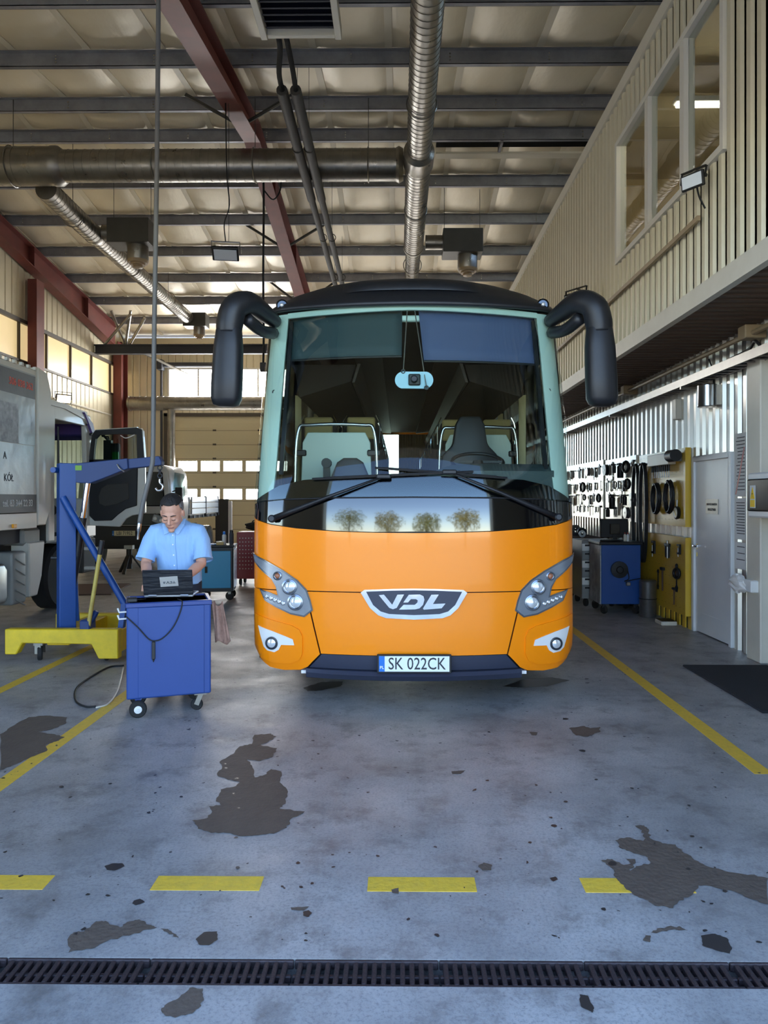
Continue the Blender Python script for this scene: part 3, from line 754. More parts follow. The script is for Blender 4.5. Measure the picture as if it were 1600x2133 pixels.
# notices beside the door
def notice(y, z0, w_, h_, label, lines, stripe=False):
    t = thing('notice', label, 'notice', (XR-.012, y, z0), group='paper notices beside the door')
    MB().box(-.003, .0, -w_/2, w_/2, 0, h_).build('sheet', 'paper', t)
    for k in range(lines):
        MB().box(-.0045, -.003, -w_/2+.02, w_/2-.02-.05*random.random(), h_-.05-k*(h_-.08)/lines, h_-.042-k*(h_-.08)/lines).build('text_line', 'ink', t)
    if stripe:
        MB().add([(-.005, w_/2-.01, .02), (-.005, w_/2-.04, .02), (-.005, -w_/2+.01, h_-.15), (-.005, -w_/2+.04, h_-.15)], [(0,1,2,3)]).build('red_stripe', 'red_paint', t)
notice(7.55, 1.62, .24, .66, 'long printed notice with a red diagonal stripe', 16, True)
notice(7.55, 1.17, .24, .43, 'printed notice below the red striped one', 12)
notice(7.55, .86, .24, .28, 'small diagram sheet lowest beside the door', 3)
# cream post and switch box
t = thing('wall_post', 'cream steel post beside the switch box', 'post', (XR, 7.14, 0))
MB().box(-.09, .03, -.16, .12, 0, 3.05).build('post_body', 'trim_cream', t, bevel=.01)
t = thing('switch_box', 'grey electrical switch box with a yellow warning label', 'switch box', (XR-.09, 6.7, 1.42))
MB().box(-.16, 0, -.3, .2, 0, .42).build('body', 'white_plastic', t, bevel=.015)
MB().box(-.185, -.16, -.24, .17, .06, .36).build('cover', 'black_gloss', t, bevel=.012)
wl2 = MB().box(-.188, -.185, .0, .1, .09, .3).build('warning_label', 'paper', t)
MB().prism([(.008, .175), (.092, .175), (.05, .285)], 'yz', -.1905, -.188).build('triangle', 'sign_yellow', wl2)
MB().prism([(.045, .19), (.058, .225), (.045, .228), (.056, .262), (.042, .22), (.054, .216)], 'yz', -.192, -.1905).build('bolt_symbol', 'ink', wl2)
MB().box(-.1905, -.188, .008, .092, .1, .165).build('caption_field', 'sign_yellow', wl2)
for z in (.1, .3): MB().cyl((-.1, .2, z), (-.1, .235, z), .016, n=10).build('gland', 'black_plastic', t)
# crumpled bag on a hook
def crumple(name, mat, parent, c, sz, seed, n=10, m=8):
    rr = random.Random(seed); mb = MB(); mb.sphere((0, 0, 0), 1, n, m)
    mb.v = [(c[0]+p[0]*sz[0]*rr.uniform(.6, 1.15), c[1]+p[1]*sz[1]*rr.uniform(.6, 1.15), c[2]+p[2]*sz[2]*rr.uniform(.7, 1.1)) for p in mb.v]
    return mb.build(name, mat, parent)
t = thing('plastic_bag', 'crumpled clear plastic bag hung on the wall post', 'bag', (XR-.1, 7.2, .7))
crumple('bag_body', 'white_plastic', t, (-.05, .1, .04), (.05, .22, .1), 3, 14, 10)
MB().box(-.06, .03, -.18, -.02, -.02, .1).build('clip', 'white_plastic', t, bevel=.01)
# lamp on the wall above the door, cable tray, pipe
t = thing('wall_lamp', 'brushed metal wall lamp above the grey door', 'wall lamp', (XR, 8.1, 2.62))
MB().lathe([(.1, 0), (.11, .01), (.11, .24), (.1, .25)], (-.12, 0, 0), (0, 0, 1), 18).build('shade', 'steel_bright', t, smooth='auto')
MB().box(-.08, .0, -.09, .09, .02, .24).build('back_box', 'trim_cream', t)
MB().tube(smooth_path([(-.05, 0, .24), (-.04, .03, .4), (-.08, .06, .55)], 4), .008, 6).build('cable', 'cable_black', t)
t = thing('junction_box', 'small cream junction box on the ribbed right wall', 'junction box', (XR, 9.2, 2.6))
MB().box(-.07, 0, -.06, .06, 0, .26).build('box_body', 'trim_cream', t, bevel=.006)
MB().box(-.074, -.07, -.05, .05, .01, .25).build('lid', 'trim_cream', t)
t = thing('cable_tray', 'long grey cable tray on the right wall under the mezzanine', 'cable tray', (XR-.12, 0, 2.93))
MB().box(-.1, -.09, 4.5, 22, 0, .09).build('side_rail', 'galvanised', t); MB().box(.07, .08, 4.5, 22, 0, .09).build('side_rail', 'galvanised', t)
rg = MB()
for k in range(110): rg.box(-.09, .07, 4.55+k*.158, 4.57+k*.158, .0, .012)
o = rg.build('rungs', 'galvanised', t); o['kind'] = 'stuff'
for k, (dx, dz) in enumerate(((-.05, .03), (-.01, .035), (.03, .03))):
    MB().tube(smooth_path([(dx, 4.6, dz), (dx+.02, 9, dz), (dx-.01, 14, dz), (dx, 21.5, dz)], 6), .016, 6).build('cable', 'cable_black', t, smooth=True)
for y in (6.0, 8.6, 11.5, 14.5, 18): MB().box(-.1, .16, y, y+.04, -.03, 0).build('wall_bracket', 'galvanised', t)
MB().tube(smooth_path([(-.02, 6.8, .05), (-.06, 6.9, .17), (.0, 7.15, .14), (-.05, 7.5, .1)], 6), .016, 6).build('cable_loop', 'cable_black', t, smooth=True)
t = thing('service_pipe', 'thin brown pipe below the mezzanine soffit', 'pipe', (XR-.16, 0, 3.2))
MB().cyl((0, 3, 0), (0, 22, 0), .028, n=8).build('pipe_run', 'diffuser_cream', t, smooth='auto')
for y in (7.05, 10.8): MB().box(-.08, .13, y-.08, y+.08, -.05, .08).build('valve_box', 'diffuser_cream', t, bevel=.01)
# flood lights and conduit on the mezzanine face
t = flood((XM-.17, 6.15, 4.3), 'grey flood light on the mezzanine face below the office window', -.95, .15, 'lamp_glass', .5)
MB().tube([(0, .02, .1), (.0, .2, .1)], .016, 8).build('arm', 'galvanised', t)
MB().tube(smooth_path([(0, .05, 0), (.02, .06, -.12), (.04, .12, -.22)], 4), .008, 6).build('cable', 'cable_black', t)
t = flood((XM-.25, 9.9, 4.32), 'flood light on the mezzanine face just above the coach mirror', -.95, .25, 'lamp_glass', .8)
MB().tube([(0, .02, .16), (0, .31, .12)], .016, 8).build('arm', 'galvanised', t)
t = thing('wall_conduit', 'brown conduit running along the mezzanine face', 'conduit', (XM-.02, 0, 4.06))
MB().box(-.03, .0, 6.35, 17, -.02, .025).build('duct_strip', 'diffuser_cream', t)
# ---------------------------------------------------------------- the coach
pm('orange_paint', 'ff8e00', .32, coat=.3, spec=.35, noise=(2, .1, 'f58200'))
pm('coach_black', '16171a', .45, noise=(14, .4, '26262a'))
pm('coach_gloss', '050609', .06, coat=1.0)
pm('bumper_grey', '2c3142', .5, noise=(60, .2, '3c4254'))
pm('pillar_green', 'c3d6ca', .5)
pm('lamp_housing', '8a9098', .22, .75, noise=(8, .3, '6a7078'))
pm('lamp_dark', '3b3f46', .3, .5)
pm('lamp_silver', '9aa1aa', .3, .5, noise=(9, .4, '6f767e'))
pm('lens_clear', 'eef2f4', .06, .55)
pm('amber', 'a2684c', .25)
pm('plate_white', 'e9efec', .45)
pm('plate_blue', '1470c8', .45)
pm('plate_ink', '22262c', .5)
pm('seat_fabric', '2a2522', .9, noise=(30, .5, '3a322c'))
pm('seat_beige', 'b79f68', .75)
pm('panel_cream', 'cdd8c8', .45)
pm('interior_dark', '3a332e', .7, noise=(3, .4, '2c2622'))
pm('interior_mid', '6d655c', .6)
pm('curtain', 'b9a77c', .9)
pm('dash_plastic', '3d4a4a', .55)
pm('blind_green', '2c3f42', .7)
pm('blind_sky_reflection', '4a5678', .7)  # blue of the sky mirrored in the glass, put into the blind's colour
pm('device_blue', 'a8cfdc', .4)
glass('windscreen_glass', (.80, .90, .86), 1.0, 0.0, 1.55)
glass('side_glass', (.28, .30, .29), 1.0, 0.0, 1.5)
XB, YB = .113, 5.37
def interp(tab, z):
    if z <= tab[0][0]: return tab[0][1]
    for (a, va), (b, vb) in zip(tab, tab[1:]):
        if z <= b: return va+(vb-va)*(z-a)/(b-a)
    return tab[-1][1]
def smooth_tab(tab, n=6):
    pts = smooth_path([(a, v, 0) for a, v in tab], n); return [(p.x, p.y) for p in pts]
PROF = smooth_tab([(.22, .05), (.4, .0), (.9, .0), (1.34, .008), (1.5, .015), (1.62, .028), (1.75, .058), (1.9, .105), (2.5, .295), (3.0, .45), (3.2, .51), (3.32, .6), (3.44, .78), (3.55, 1.1)])
WID = smooth_tab([(.22, 1.2), (.5, 1.268), (1.0, 1.275), (1.5, 1.275), (2.2, 1.27), (3.0, 1.245), (3.2, 1.235), (3.42, 1.15), (3.55, .95)])
RC, X1 = 3.4, 1.1
Y1_, PH1 = RC-math.sqrt(RC*RC-X1*X1), math.asin(X1/RC)
RK = (1.275-X1)/(1-math.sin(PH1))
def yf(x):
    x = abs(x)
    if x <= X1: return RC-math.sqrt(RC*RC-x*x)
    s = min(1, math.sin(PH1)+(x-X1)/RK)
    return Y1_+RK*(math.cos(PH1)-math.sqrt(max(0, 1-s*s)))
def S(x, z):
    k = 1.275/interp(WID, z)
    return interp(PROF, z)+yf(min(1.275, abs(x)*k))
def SN(x, z):
    e = .004
    dx = (S(x+e, z)-S(x-e, z))/(2*e); dz = (S(x, z+e)-S(x, z-e))/(2*e)
    dx = max(-6, min(6, dx))
    return Vector((dx, -1, dz)).normalized()
def on(x, z, off=0.0):
    p = Vector((x, S(x, z), z)); return p+SN(x, z)*off if off else p
def bpx(px, py):
    """pixel -> (x, z) on the coach front"""
    Y = YB+.2
    for _ in range(14):
        p = at(px, py, Y); x = p.x-XB; z = p.z
        x = max(-1.27, min(1.27, x)); Y = .5*Y+.5*(YB+S(x, max(.25, min(3.5, z))))
    return (x, z)
def patch(name, poly, mat, parent, off=0.0, thick=.01, step=.055, smooth=True):
    """a piece of the coach skin: outline in (x, z), laid on the curved front"""
    bm = bmesh.new()
    f = bm.faces.new([bm.verts.new((x, 0, z)) for x, z in poly])
    xs = [p[0] for p in poly]; zs = [p[1] for p in poly]
    def cuts(lo, hi, no, edge):
        k = max(1, int(math.ceil((hi-lo)/edge)))
        for i in range(1, k):
            c = lo+(hi-lo)*i/k
            bmesh.ops.bisect_plane(bm, geom=bm.verts[:]+bm.edges[:]+bm.faces[:], plane_co=(c, 0, c), plane_no=no, dist=1e-6)
    cuts(min(xs), max(xs), (1, 0, 0), step); cuts(min(zs), max(zs), (0, 0, 1), step*1.3)
    # extra columns where the skin turns the corner
    for c in (1.12, 1.16, 1.2, 1.23, 1.25, 1.262):
        for s in (-1, 1):
            if min(xs) < s*c < max(xs): bmesh.ops.bisect_plane(bm, geom=bm.verts[:]+bm.edges[:]+bm.faces[:], plane_co=(s*c, 0, 0), plane_no=(1, 0, 0), dist=1e-6)
    bmesh.ops.triangulate(bm, faces=[f for f in bm.faces if len(f.verts) > 4])
    for v in bm.verts:
        x, z = v.co.x, v.co.z
        v.co = on(x, z, off)
    bm.normal_update()
    for f in bm.faces:
        if f.normal.y > 0: f.normal_flip()
    if thick:
        src = bm.faces[:]
        r = bmesh.ops.extrude_face_region(bm, geom=src)
        for v in [g for g in r['geom'] if isinstance(g, bmesh.types.BMVert)]: pass
        newv = [g for g in r['geom'] if isinstance(g, bmesh.types.BMVert)]
        # the extruded copy stays outside, the original sheet moves in
        nv = set(newv)
        for v in bm.verts:
            if v not in nv: v.co.y += thick
        bmesh.ops.recalc_face_normals(bm, faces=bm.faces)
    me = bpy.data.meshes.new(name); bm.to_mesh(me); bm.free()
    if smooth:
        me.shade_smooth(); me.set_sharp_from_angle(angle=math.radians(40))
    me.materials.append(M(mat)); o = bpy.data.objects.new(name, me); C.objects.link(o); o.parent = parent
    return o
def mir(p): return [(-x, z) for x, z in reversed(p)]
def px(l): return [bpx(*q) for q in l]
def sym(half):
    """left half outline (top to bottom, x<0) closed by its mirror"""
    return half+[(-x, z) for x, z in reversed(half)]

bus = thing('coach', 'orange coach with black roof cap and large windscreen parked in the bay', 'bus', (XB, YB, 0))
# waist and seams
WAIST = [(-1.2735, 1.455), (-1.24, 1.43), (-1.1, 1.395), (-.9, 1.37), (-.6, 1.35), (-.3, 1.342), (0, 1.34)]
ZSEAM = .895
hat = [(-.815, ZSEAM-.004), (-.785, .735), (-.71, .432)]
patch('upper_panel', sym([(-1.2735, ZSEAM+.004)]+WAIST[:-1]) if False else ([(-1.2735, ZSEAM+.004)]+WAIST+[(-x, z) for x, z in reversed(WAIST[:-1])]+[(1.2735, ZSEAM+.004)]), 'orange_paint', bus, 0, .02)
patch('front_hatch', [(-.808, ZSEAM-.004), (-.778, .735), (-.702, .425), (.702, .425), (.778, .735), (.808, ZSEAM-.004)], 'orange_paint', bus, 0, .02)
corner = [(-1.2735, ZSEAM-.004), (-.82, ZSEAM-.004), (-.79, .735), (-.712, .42), (-.76, .37), (-.81, .315), (-.87, .285), (-1.0, .272), (-1.12, .285), (-1.2, .33), (-1.2545, .4), (-1.268, .55)]
for s in (-1, 1):
    patch('corner_bumper', corner if s < 0 else mir(corner), 'orange_paint', bus, 0, .03)
    # raised lobe on the corner
    lobe = [(-1.24, .70), (-1.1, .665), (-.93, .63), (-.87, .60), (-.845, .55), (-.845, .42), (-.87, .37), (-.95, .335), (-1.08, .335), (-1.19, .36), (-1.245, .44)]
    patch('bumper_lobe', lobe if s < 0 else mir(lobe), 'orange_paint', bus, .012, .012, .05)
patch('lower_grille', [(-.70, .418), (-.75, .36), (-.80, .305), (.80, .305), (.75, .36), (.70, .418)], 'bumper_grey', bus, -.012, .02)
lip = MB(); n = 40
for i in range(n+1):
    x = -.82+1.64*i/n; y = S(x, .3)
    e = .03*(1-abs(x/.82)**4)
    for (dy, z) in ((-.02-e*.5, .305), (-.03-e, .28), (-.015-e*.3, .238), (.06, .238), (.06, .305)): lip.v.append((x, y+dy, z))
for i in range(n):
    for k in range(5): lip.f.append((i*5+k, i*5+(k+1) % 5, (i+1)*5+(k+1) % 5, (i+1)*5+k))
lip.build('bumper_lip', 'bumper_grey', bus, smooth='auto')
# dark shell behind the seams
shell = MB(); nx, zs = 44, [.3, .4, .6, .8, 1.0, 1.2, 1.4]
for z in zs:
    for i in range(nx+1):
        a = -1+2*i/nx; x = 1.27*math.copysign(abs(a)**.8, a); p = on(x, z); shell.v.append((p.x*.985, p.y+.05, z))
for j in range(len(zs)-1):
    for i in range(nx): shell.f.append((j*(nx+1)+i, j*(nx+1)+i+1, (j+1)*(nx+1)+i+1, (j+1)*(nx+1)+i))
shell.build('front_frame', 'coach_black', bus, smooth=True)
# gloss black panel under the windscreen, windscreen, black band inside its foot
ZS = 1.605
seam_hi = [(-1.2735, 1.56), (-1.2, 1.575), (-1.0, 1.593), (-.6, ZS), (0, ZS+.005)]
lowp = WAIST[:-1]+[(0, 1.346)]+[(-x, z) for x, z in reversed(WAIST[:-1])]
lowp = [(x, z+.006) for x, z in lowp]
patch('lower_glass_panel', [(1.2735, 1.555)]+[(-x, z-.006) for x, z in seam_hi[1:-1]]+[(0, ZS-.002)]+[(x, z-.006) for x, z in reversed(seam_hi[1:-1])]+[(-1.2735, 1.555)]+lowp, 'coach_gloss', bus, 0, .015)
rim = MB(); 
rim.tube([on(x, interp([(a, z) for a, z in seam_hi]+[(-a, z) for a, z in reversed(seam_hi[:-1])], x)-.002, .004) for x in [-1.0+2.0*i/40 for i in range(41)]], .006, 6)
rim.build('seam_gasket', 'coach_black', bus, smooth=True)
top = [(-1.234, 3.17), (-.9, 3.195), (-.5, 3.205), (0, 3.21)]
side_l = [(-1.2735, 1.565), (-1.2735, 1.8), (-1.268, 2.2), (-1.256, 2.6), (-1.243, 3.0)]
ws = side_l+top+[(-x, z) for x, z in reversed(top[:-1])]+[(-x, z) for x, z in reversed(side_l)]+[(-x, z) for x, z in seam_hi[1:-1]]+[(0, ZS+.006)]+[(x, z) for x, z in reversed(seam_hi[1:-1])]
patch('windscreen', ws, 'windscreen_glass', bus, 0, 0, .06)
frit_top = [(-1.262, 1.575), (-1.2, 1.62), (-1.05, 1.70), (-.85, 1.745), (-.5, 1.765), (0, 1.775)]
frit = frit_top+[(-x, z) for x, z in reversed(frit_top[:-1])]+[(1.2, 1.585), (1.0, 1.6), (.6, 1.612), (0, 1.615), (-.6, 1.612), (-1.0, 1.6), (-1.2, 1.585)]
patch('black_band', frit, 'coach_gloss', bus, -.012, .006)
for s in (-1, 1):
    pl = [(-1.262, 1.6), (-1.262, 1.8), (-1.257, 2.2), (-1.246, 2.6), (-1.232, 3.0), (-1.224, 3.16), (-1.05, 3.16), (-1.065, 2.8), (-1.08, 2.2), (-1.09, 1.8), (-1.1, 1.68)]
    patch('pillar', pl if s < 0 else mir(pl), 'pillar_green', bus, -.025, .05, .05)
    th = [(-1.07, 1.8), (-1.06, 2.4), (-1.045, 3.1), (-1.015, 3.1), (-1.03, 2.4), (-1.04, 1.8)]
    patch('pillar_edge', th if s < 0 else mir(th), 'coach_black', bus, -.04, .06, .05)
hd = [(-1.06, 3.17), (-.5, 3.198), (0, 3.203), (.5, 3.198), (1.06, 3.17), (1.06, 3.12), (0, 3.15), (-1.06, 3.12)]
patch('header_rail', hd, 'pillar_green', bus, -.03, .03)
# roof cap
cap = MB(); nx = 40; rows = [3.18, 3.205, 3.25, 3.30, 3.36, 3.42, 3.47, 3.51]
for j, z in enumerate(rows):
    for i in range(nx+1):
        a = -1+2*i/nx; ww = interp(WID, min(z, 3.3))*1.0
        x = 1.0*ww*math.copysign(1-(1-abs(a))**1.3, a)
        k = abs(x)/ww
        zz = z if j < 2 else 3.215+(z-3.215)*(1.08-.62*k**3.2)
        lipo = .035 if j < 2 else (.03 if j == 2 else .012)
        p = Vector((x, S(x*.998, z)-lipo, zz)); cap.v.append(p)
for j in range(len(rows)-1):
    for i in range(nx): cap.f.append((j*(nx+1)+i, j*(nx+1)+i+1, (j+1)*(nx+1)+i+1, (j+1)*(nx+1)+i))
rc = cap.build('roof_cap', 'coach_black', bus, smooth=True)
sm = rc.modifiers.new('thick', 'SOLIDIFY'); sm.thickness = .03; sm.offset = -1
# low spoiler blister in the middle of the cap
bl = MB(); nb = 24
for j, (dz, dy) in enumerate(((3.30, -.03), (3.34, -.075), (3.40, -.07), (3.47, .0))):
    for i in range(nb+1):
        x = -.62+1.24*i/nb; e = (1-abs(x/.62)**6)
        bl.v.append((x, S(x, min(dz, 3.5))+dy*e+.01, 3.215+(dz-3.215)*(1.08-.62*(abs(x)/1.15)**3.2)+.012*e))
for j in range(3):
    for i in range(nb): bl.f.append((j*(nb+1)+i, j*(nb+1)+i+1, (j+1)*(nb+1)+i+1, (j+1)*(nb+1)+i))
bl.build('roof_blister', 'coach_black', bus, smooth=True)
for s in (-1, 1):
    x, z = s*1.1, 3.25
    p = Vector((x, S(x, z)-.035, z-.02))
    MB().lathe([(.04, 0), (.05, -.012), (.05, .03)], p, (0, 1, 0), 14).build('marker_housing', 'coach_gloss', bus, smooth='auto')
    MB().sphere((p.x, p.y-.012, p.z), .018, 10, 6).build('marker_lamp', 'lens_clear', bus, smooth=True)
# main body behind the front: side walls, windows, roof, floor, rear
def ring_pts(y):
    return [(-1.268, y, .5), (-1.268, y, 1.46), (-1.268, y, 2.2), (-1.243, y, 3.0), (-1.21, y, 3.18), (-1.1, y, 3.32), (-.85, y, 3.42), (-.4, y, 3.49), (0, y, 3.5)]
def strip(name, i0, i1, y0, y1, mat, mirror=True, dx=0.0):
    for s in ((-1, 1) if mirror else (-1,)):
        a, b_ = ring_pts(y0), ring_pts(y1); m = MB(); k = i1-i0+1
        vs = [((p[0]+dx)*(-s), p[1], p[2]) for p in a[i0:i1+1]]+[((p[0]+dx)*(-s), p[1], p[2]) for p in b_[i0:i1+1]]
        m.add(vs, [(j, j+1, k+j+1, k+j) for j in range(k-1)])
        o = m.build(name, mat, bus, smooth='auto')
        md = o.modifiers.new('thick', 'SOLIDIFY'); md.thickness = .04; md.offset = 0
YE = 12.2
strip('side_panel', 0, 1, .5, YE, 'orange_paint')
strip('roof_side', 3, 5, .9, YE, 'coach_black')
for s in (-1, 1):
    MB().add([(s*x, y, z) for (x, y, z) in ((1.243, .88, 3.0), (1.243, 1.0, 3.0), (1.272, 1.0, 1.47), (1.272, .46, 1.47))], [(0, 1, 2, 3)]).build('corner_post', 'coach_black', bus)
roofm = MB(); pts = [p for p in ring_pts(0)[5:]]; full = pts+[(-p[0], 0, p[2]) for p in reversed(pts[:-1])]
k = len(full); roofm.add([(p[0], .95, p[2]) for p in full]+[(p[0], YE, p[2]) for p in full], [(j, j+1, k+j+1, k+j) for j in range(k-1)])
ro = roofm.build('roof', 'coach_black', bus, smooth=True); md = ro.modifiers.new('thick', 'SOLIDIFY'); md.thickness = .05; md.offset = -1
for i in range(7):
    y0 = 1.0+i*1.6
    strip('side_window', 1, 3, y0, min(y0+1.54, YE), 'side_glass')
    strip('window_post', 1, 3, y0+1.54, min(y0+1.6, YE), 'coach_black')
MB().box(-1.2, 1.2, .7, YE-.05, .95, 1.0).build('cabin_floor', 'interior_dark', bus)
MB().box(-1.15, 1.15, .6, YE-.05, .32, .36).build('underbody', 'coach_black', bus)
rw = MB().box(-1.27, 1.27, YE-.03, YE+.05, .35, 2.1).box(-1.2, -.62, YE-.03, YE+.05, 2.1, 3.4).box(.62, 1.2, YE-.03, YE+.05, 2.1, 3.4).box(-.62, .62, YE-.03, YE+.05, 3.15, 3.44).build('rear_wall', 'orange_paint', bus)
MB().box(-.62, .62, YE, YE+.01, 2.1, 3.15).build('rear_window', 'windscreen_glass', bus)
for (x0, x1) in ((-.62, -.5), (-.12, .3), (.3, .62)):
    c_ = MB(); n = 14
    for z in (2.1, 3.15):
        for i in range(n+1): c_.v.append((x0+(x1-x0)*i/n, YE-.12+.02*(i % 2), z))
    for i in range(n): c_.f.append((i, i+1, n+2+i, n+1+i))
    c_.build('rear_curtain', 'curtain', bus, fix=False)
# cabin: ceiling, luggage racks, dash, seats
MB().box(-.62, .62, 1.1, YE-.1, 3.2, 3.23).build('cabin_ceiling', 'interior_dark', bus)
for s in (-1, 1):
    MB().prism([(s*.55, 2.95), (s*.6, 2.78), (s*1.12, 2.62), (s*1.17, 2.95)], 'xz', 1.9, YE-.1).build('luggage_rack', 'interior_dark', bus)
    MB().prism([(s*.50, 2.96), (s*.56, 2.77), (s*.585, 2.77), (s*.53, 2.96)], 'xz', 1.9, YE-.1).build('rack_edge', 'interior_mid', bus)
    MB().prism([(s*.62, 3.2), (s*.3, 3.17), (s*.3, 3.19)], 'xz', 1.6, YE-.1).build('light_strip', 'interior_mid', bus)
    for y in (1.75, 3.3, 5.0, 6.6):
        c_ = MB(); n = 10
        for z in (1.5, 2.62):
            for i in range(n+1): c_.v.append((s*(1.14-.025*(i % 2)), y+.3*i/n, z))
        for i in range(n): c_.f.append((i, i+1, n+2+i, n+1+i))
        c_.build('side_curtain', 'curtain', bus, fix=False)
dash = MB()
prof_l = []
for i in range(31):
    x = -1.1+2.2*i/30
    zt = 1.70+.17/(1+math.exp(-(x-.12)*14))
    ys_ = S(x, 1.72)+.04
    for (y, z) in ((ys_, 1.45), (ys_, zt-.06), (ys_+.12, zt), (.78, zt-.01), (.82, 1.1)): dash.v.append((x, y, z))
for i in range(30):
    for k in range(4): dash.f.append((i*5+k, i*5+k+1, (i+1)*5+k+1, (i+1)*5+k))
dash.build('dashboard', 'dash_plastic', bus, smooth='auto')
st = MB().ring((.58, .98, 1.92), (0, -.42, 1), .225, .016, 28, 8); st.build('steering_wheel', 'black_plastic', bus, smooth=True)
MB().cyl((.58, .98, 1.92), (.58, .86, 1.6), .05, n=10).bar((.36, .98, 1.92), (.8, .98, 1.92), .04, .02).build('steering_column', 'black_plastic', bus)
def seat_back(name, x, y, z0, pts, mat, d=.14):
    o = MB().prism([(x+a, z0+b_) for a, b_ in pts], 'xz', y, y+d).build(name, mat, bus, bevel=.03, segs=2, smooth='auto'); return o
driver = [(-.29, 0), (.29, 0), (.3, .25), (.27, .42), (.17, .52), (.14, .72), (.1, .8), (-.1, .8), (-.14, .72), (-.17, .52), (-.27, .42), (-.3, .25)]
ds = seat_back('driver_seat', .58, 1.62, 1.6, driver, 'black_plastic', .16)
MB().box(.32, .84, 1.1, 1.7, 1.42, 1.6).build('seat_cushion', 'seat_fabric', ds, bevel=.04, segs=2)
MB().box(.42, .74, 1.2, 1.55, .98, 1.42).build('pedestal', 'black_plastic', ds)
MB().box(.78, .86, 1.6, 1.63, 1.78, 1.92).build('belt_guide', 'white_plastic', ds, bevel=.01)
guide = [(-.19, 0), (.19, 0), (.17, .15), (.12, .27), (.06, .31), (-.06, .31), (-.12, .27), (-.17, .15)]
gs = seat_back('guide_seat', -.56, 1.2, 1.66, guide, 'black_plastic', .1)
MB().box(-.7, -.42, .95, 1.25, 1.3, 1.4).box(-.62, -.5, 1.1, 1.3, .98, 1.3).build('seat_cushion', 'seat_fabric', gs)
MB().box(-.8, -.74, 1.15, 1.2, 1.45, 1.9).cyl((-.77, 1.13, 1.92), (-.77, 1.22, 1.92), .045, n=12).build('handle_post', 'black_plastic', gs)
def partition(x0, x1, y, zt):
    pts = [(x0+.0, 1.25), (x1, 1.25), (x1-.03, zt-.1), (x1-.08, zt), (x0+.08, zt), (x0+.03, zt-.1)]
    p = MB().prism(pts, 'xz', y, y+.03).build('partition_panel', 'panel_cream', bus, bevel=.006)
    MB().tube(smooth_path([(x0-.05, y-.02, 1.0), (x0-.04, y-.02, 1.7), (x0-.01, y-.02, zt), (x0+.12, y-.02, zt+.07), (x1-.12, y-.02, zt+.07), (x1+.01, y-.02, zt), (x1+.04, y-.02, 1.7), (x1+.05, y-.02, 1.0)], 5), .018, 8).build('handrail', 'steel_bright', p, smooth=True)
    for (x, z) in ((x0, zt-.2), (x1, zt-.2), (x0, 1.55), (x1, 1.55)):
        MB().box(x-.06, x+.07, y-.03, y+.0, z-.03, z+.03).build('clamp', 'black_plastic', p, bevel=.01)
partition(-1.08, -.36, 1.62, 2.24); partition(.34, 1.08, 2.1, 2.26)
st0 = None
for r in range(9):
    for x in (-.98, -.52, .52, .98):
        y = 2.4+r*.82+(.25 if x > 0 else 0)
        if st0 is None:
            st0 = MB().prism([(-.21, 1.4), (.21, 1.4), (.22, 2.0), (.19, 2.36), (.15, 2.46), (-.15, 2.46), (-.19, 2.36), (-.22, 2.0)], 'xz', 0, .12).box(-.2, .2, -.42, .02, 1.38, 1.5).box(-.05, .05, -.3, 0, .98, 1.38).build('passenger_seat', 'seat_fabric', bus, bevel=.03)
            hr = MB().box(-.15, .15, -.02, .135, 2.24, 2.475).build('headrest_cover', 'seat_beige', st0, bevel=.015)
            hb = MB().tube(smooth_path([(-.2, .02, 2.2), (-.2, .02, 2.4), (-.16, .02, 2.5)], 3), .008, 6).tube(smooth_path([(.2, .02, 2.2), (.2, .02, 2.4), (.16, .02, 2.5)], 3), .008, 6).build('grip', 'chrome', st0)
            o = st0
        else:
            o = st0.copy(); C.objects.link(o); o.parent = bus
            for ch in (hr, hb):
                c_ = ch.copy(); C.objects.link(c_); c_.parent = o
        o.location = (x, y, 0)
# blinds, cords, camera plate behind the windscreen
def behind(px_, py_, d=.07):
    x, z = bpx(px_, py_); p = on(x, z); return Vector((p.x, p.y+d, p.z))
def blind(q, mat, label):
    n = 12; m = MB(); (a, b_, c_, d) = [bpx(*k) for k in q]
    for j in range(5):
        for i in range(n+1):
            u, v = i/n, j/4
            x = (a[0]*(1-u)+b_[0]*u)*(1-v)+(d[0]*(1-u)+c_[0]*u)*v; z = (a[1]*(1-u)+b_[1]*u)*(1-v)+(d[1]*(1-u)+c_[1]*u)*v
            m.v.append((x, S(x, z)+.09, z))
    for j in range(4):
        for i in range(n): m.f.append((j*(n+1)+i, j*(n+1)+i+1, (j+1)*(n+1)+i+1, (j+1)*(n+1)+i))
    o = m.build('sun_blind', mat, bus, smooth=True); o['label'] = label
    md = o.modifiers.new('t', 'SOLIDIFY'); md.thickness = .004
    MB().tube([o.data.vertices[i].co for i in range(4*(n+1), 5*(n+1))], .009, 6).build('bottom_rod', 'black_plastic', o)
    MB().tube([o.data.vertices[i].co+Vector((0, 0, .02)) for i in range(n+1)], .028, 8).build('roller', 'black_plastic', o, smooth=True)
blind([(604, 652), (838, 636), (837, 738), (592, 748)], 'blind_green', 'dark green roller blind on the left of the windscreen')
blind([(872, 636), (1118, 652), (1128, 756), (884, 748)], 'blind_sky_reflection', 'roller blind coloured with the blue sky reflection on the right of the windscreen')
for (a, b_) in (((594, 655), (570, 815)), ((849, 636), (840, 772)), ((863, 636), (889, 806)), ((1115, 655), (1145, 812))):
    cd = MB().cyl(behind(*a, .05), behind(*b_, .05), .005, n=6).build('blind_cord', 'steel_bright', bus)
    p = behind(*b_, .04); MB().ring(p, (0, 1, 0), .014, .006, 12, 6).build('cord_ring', 'black_plastic', cd)
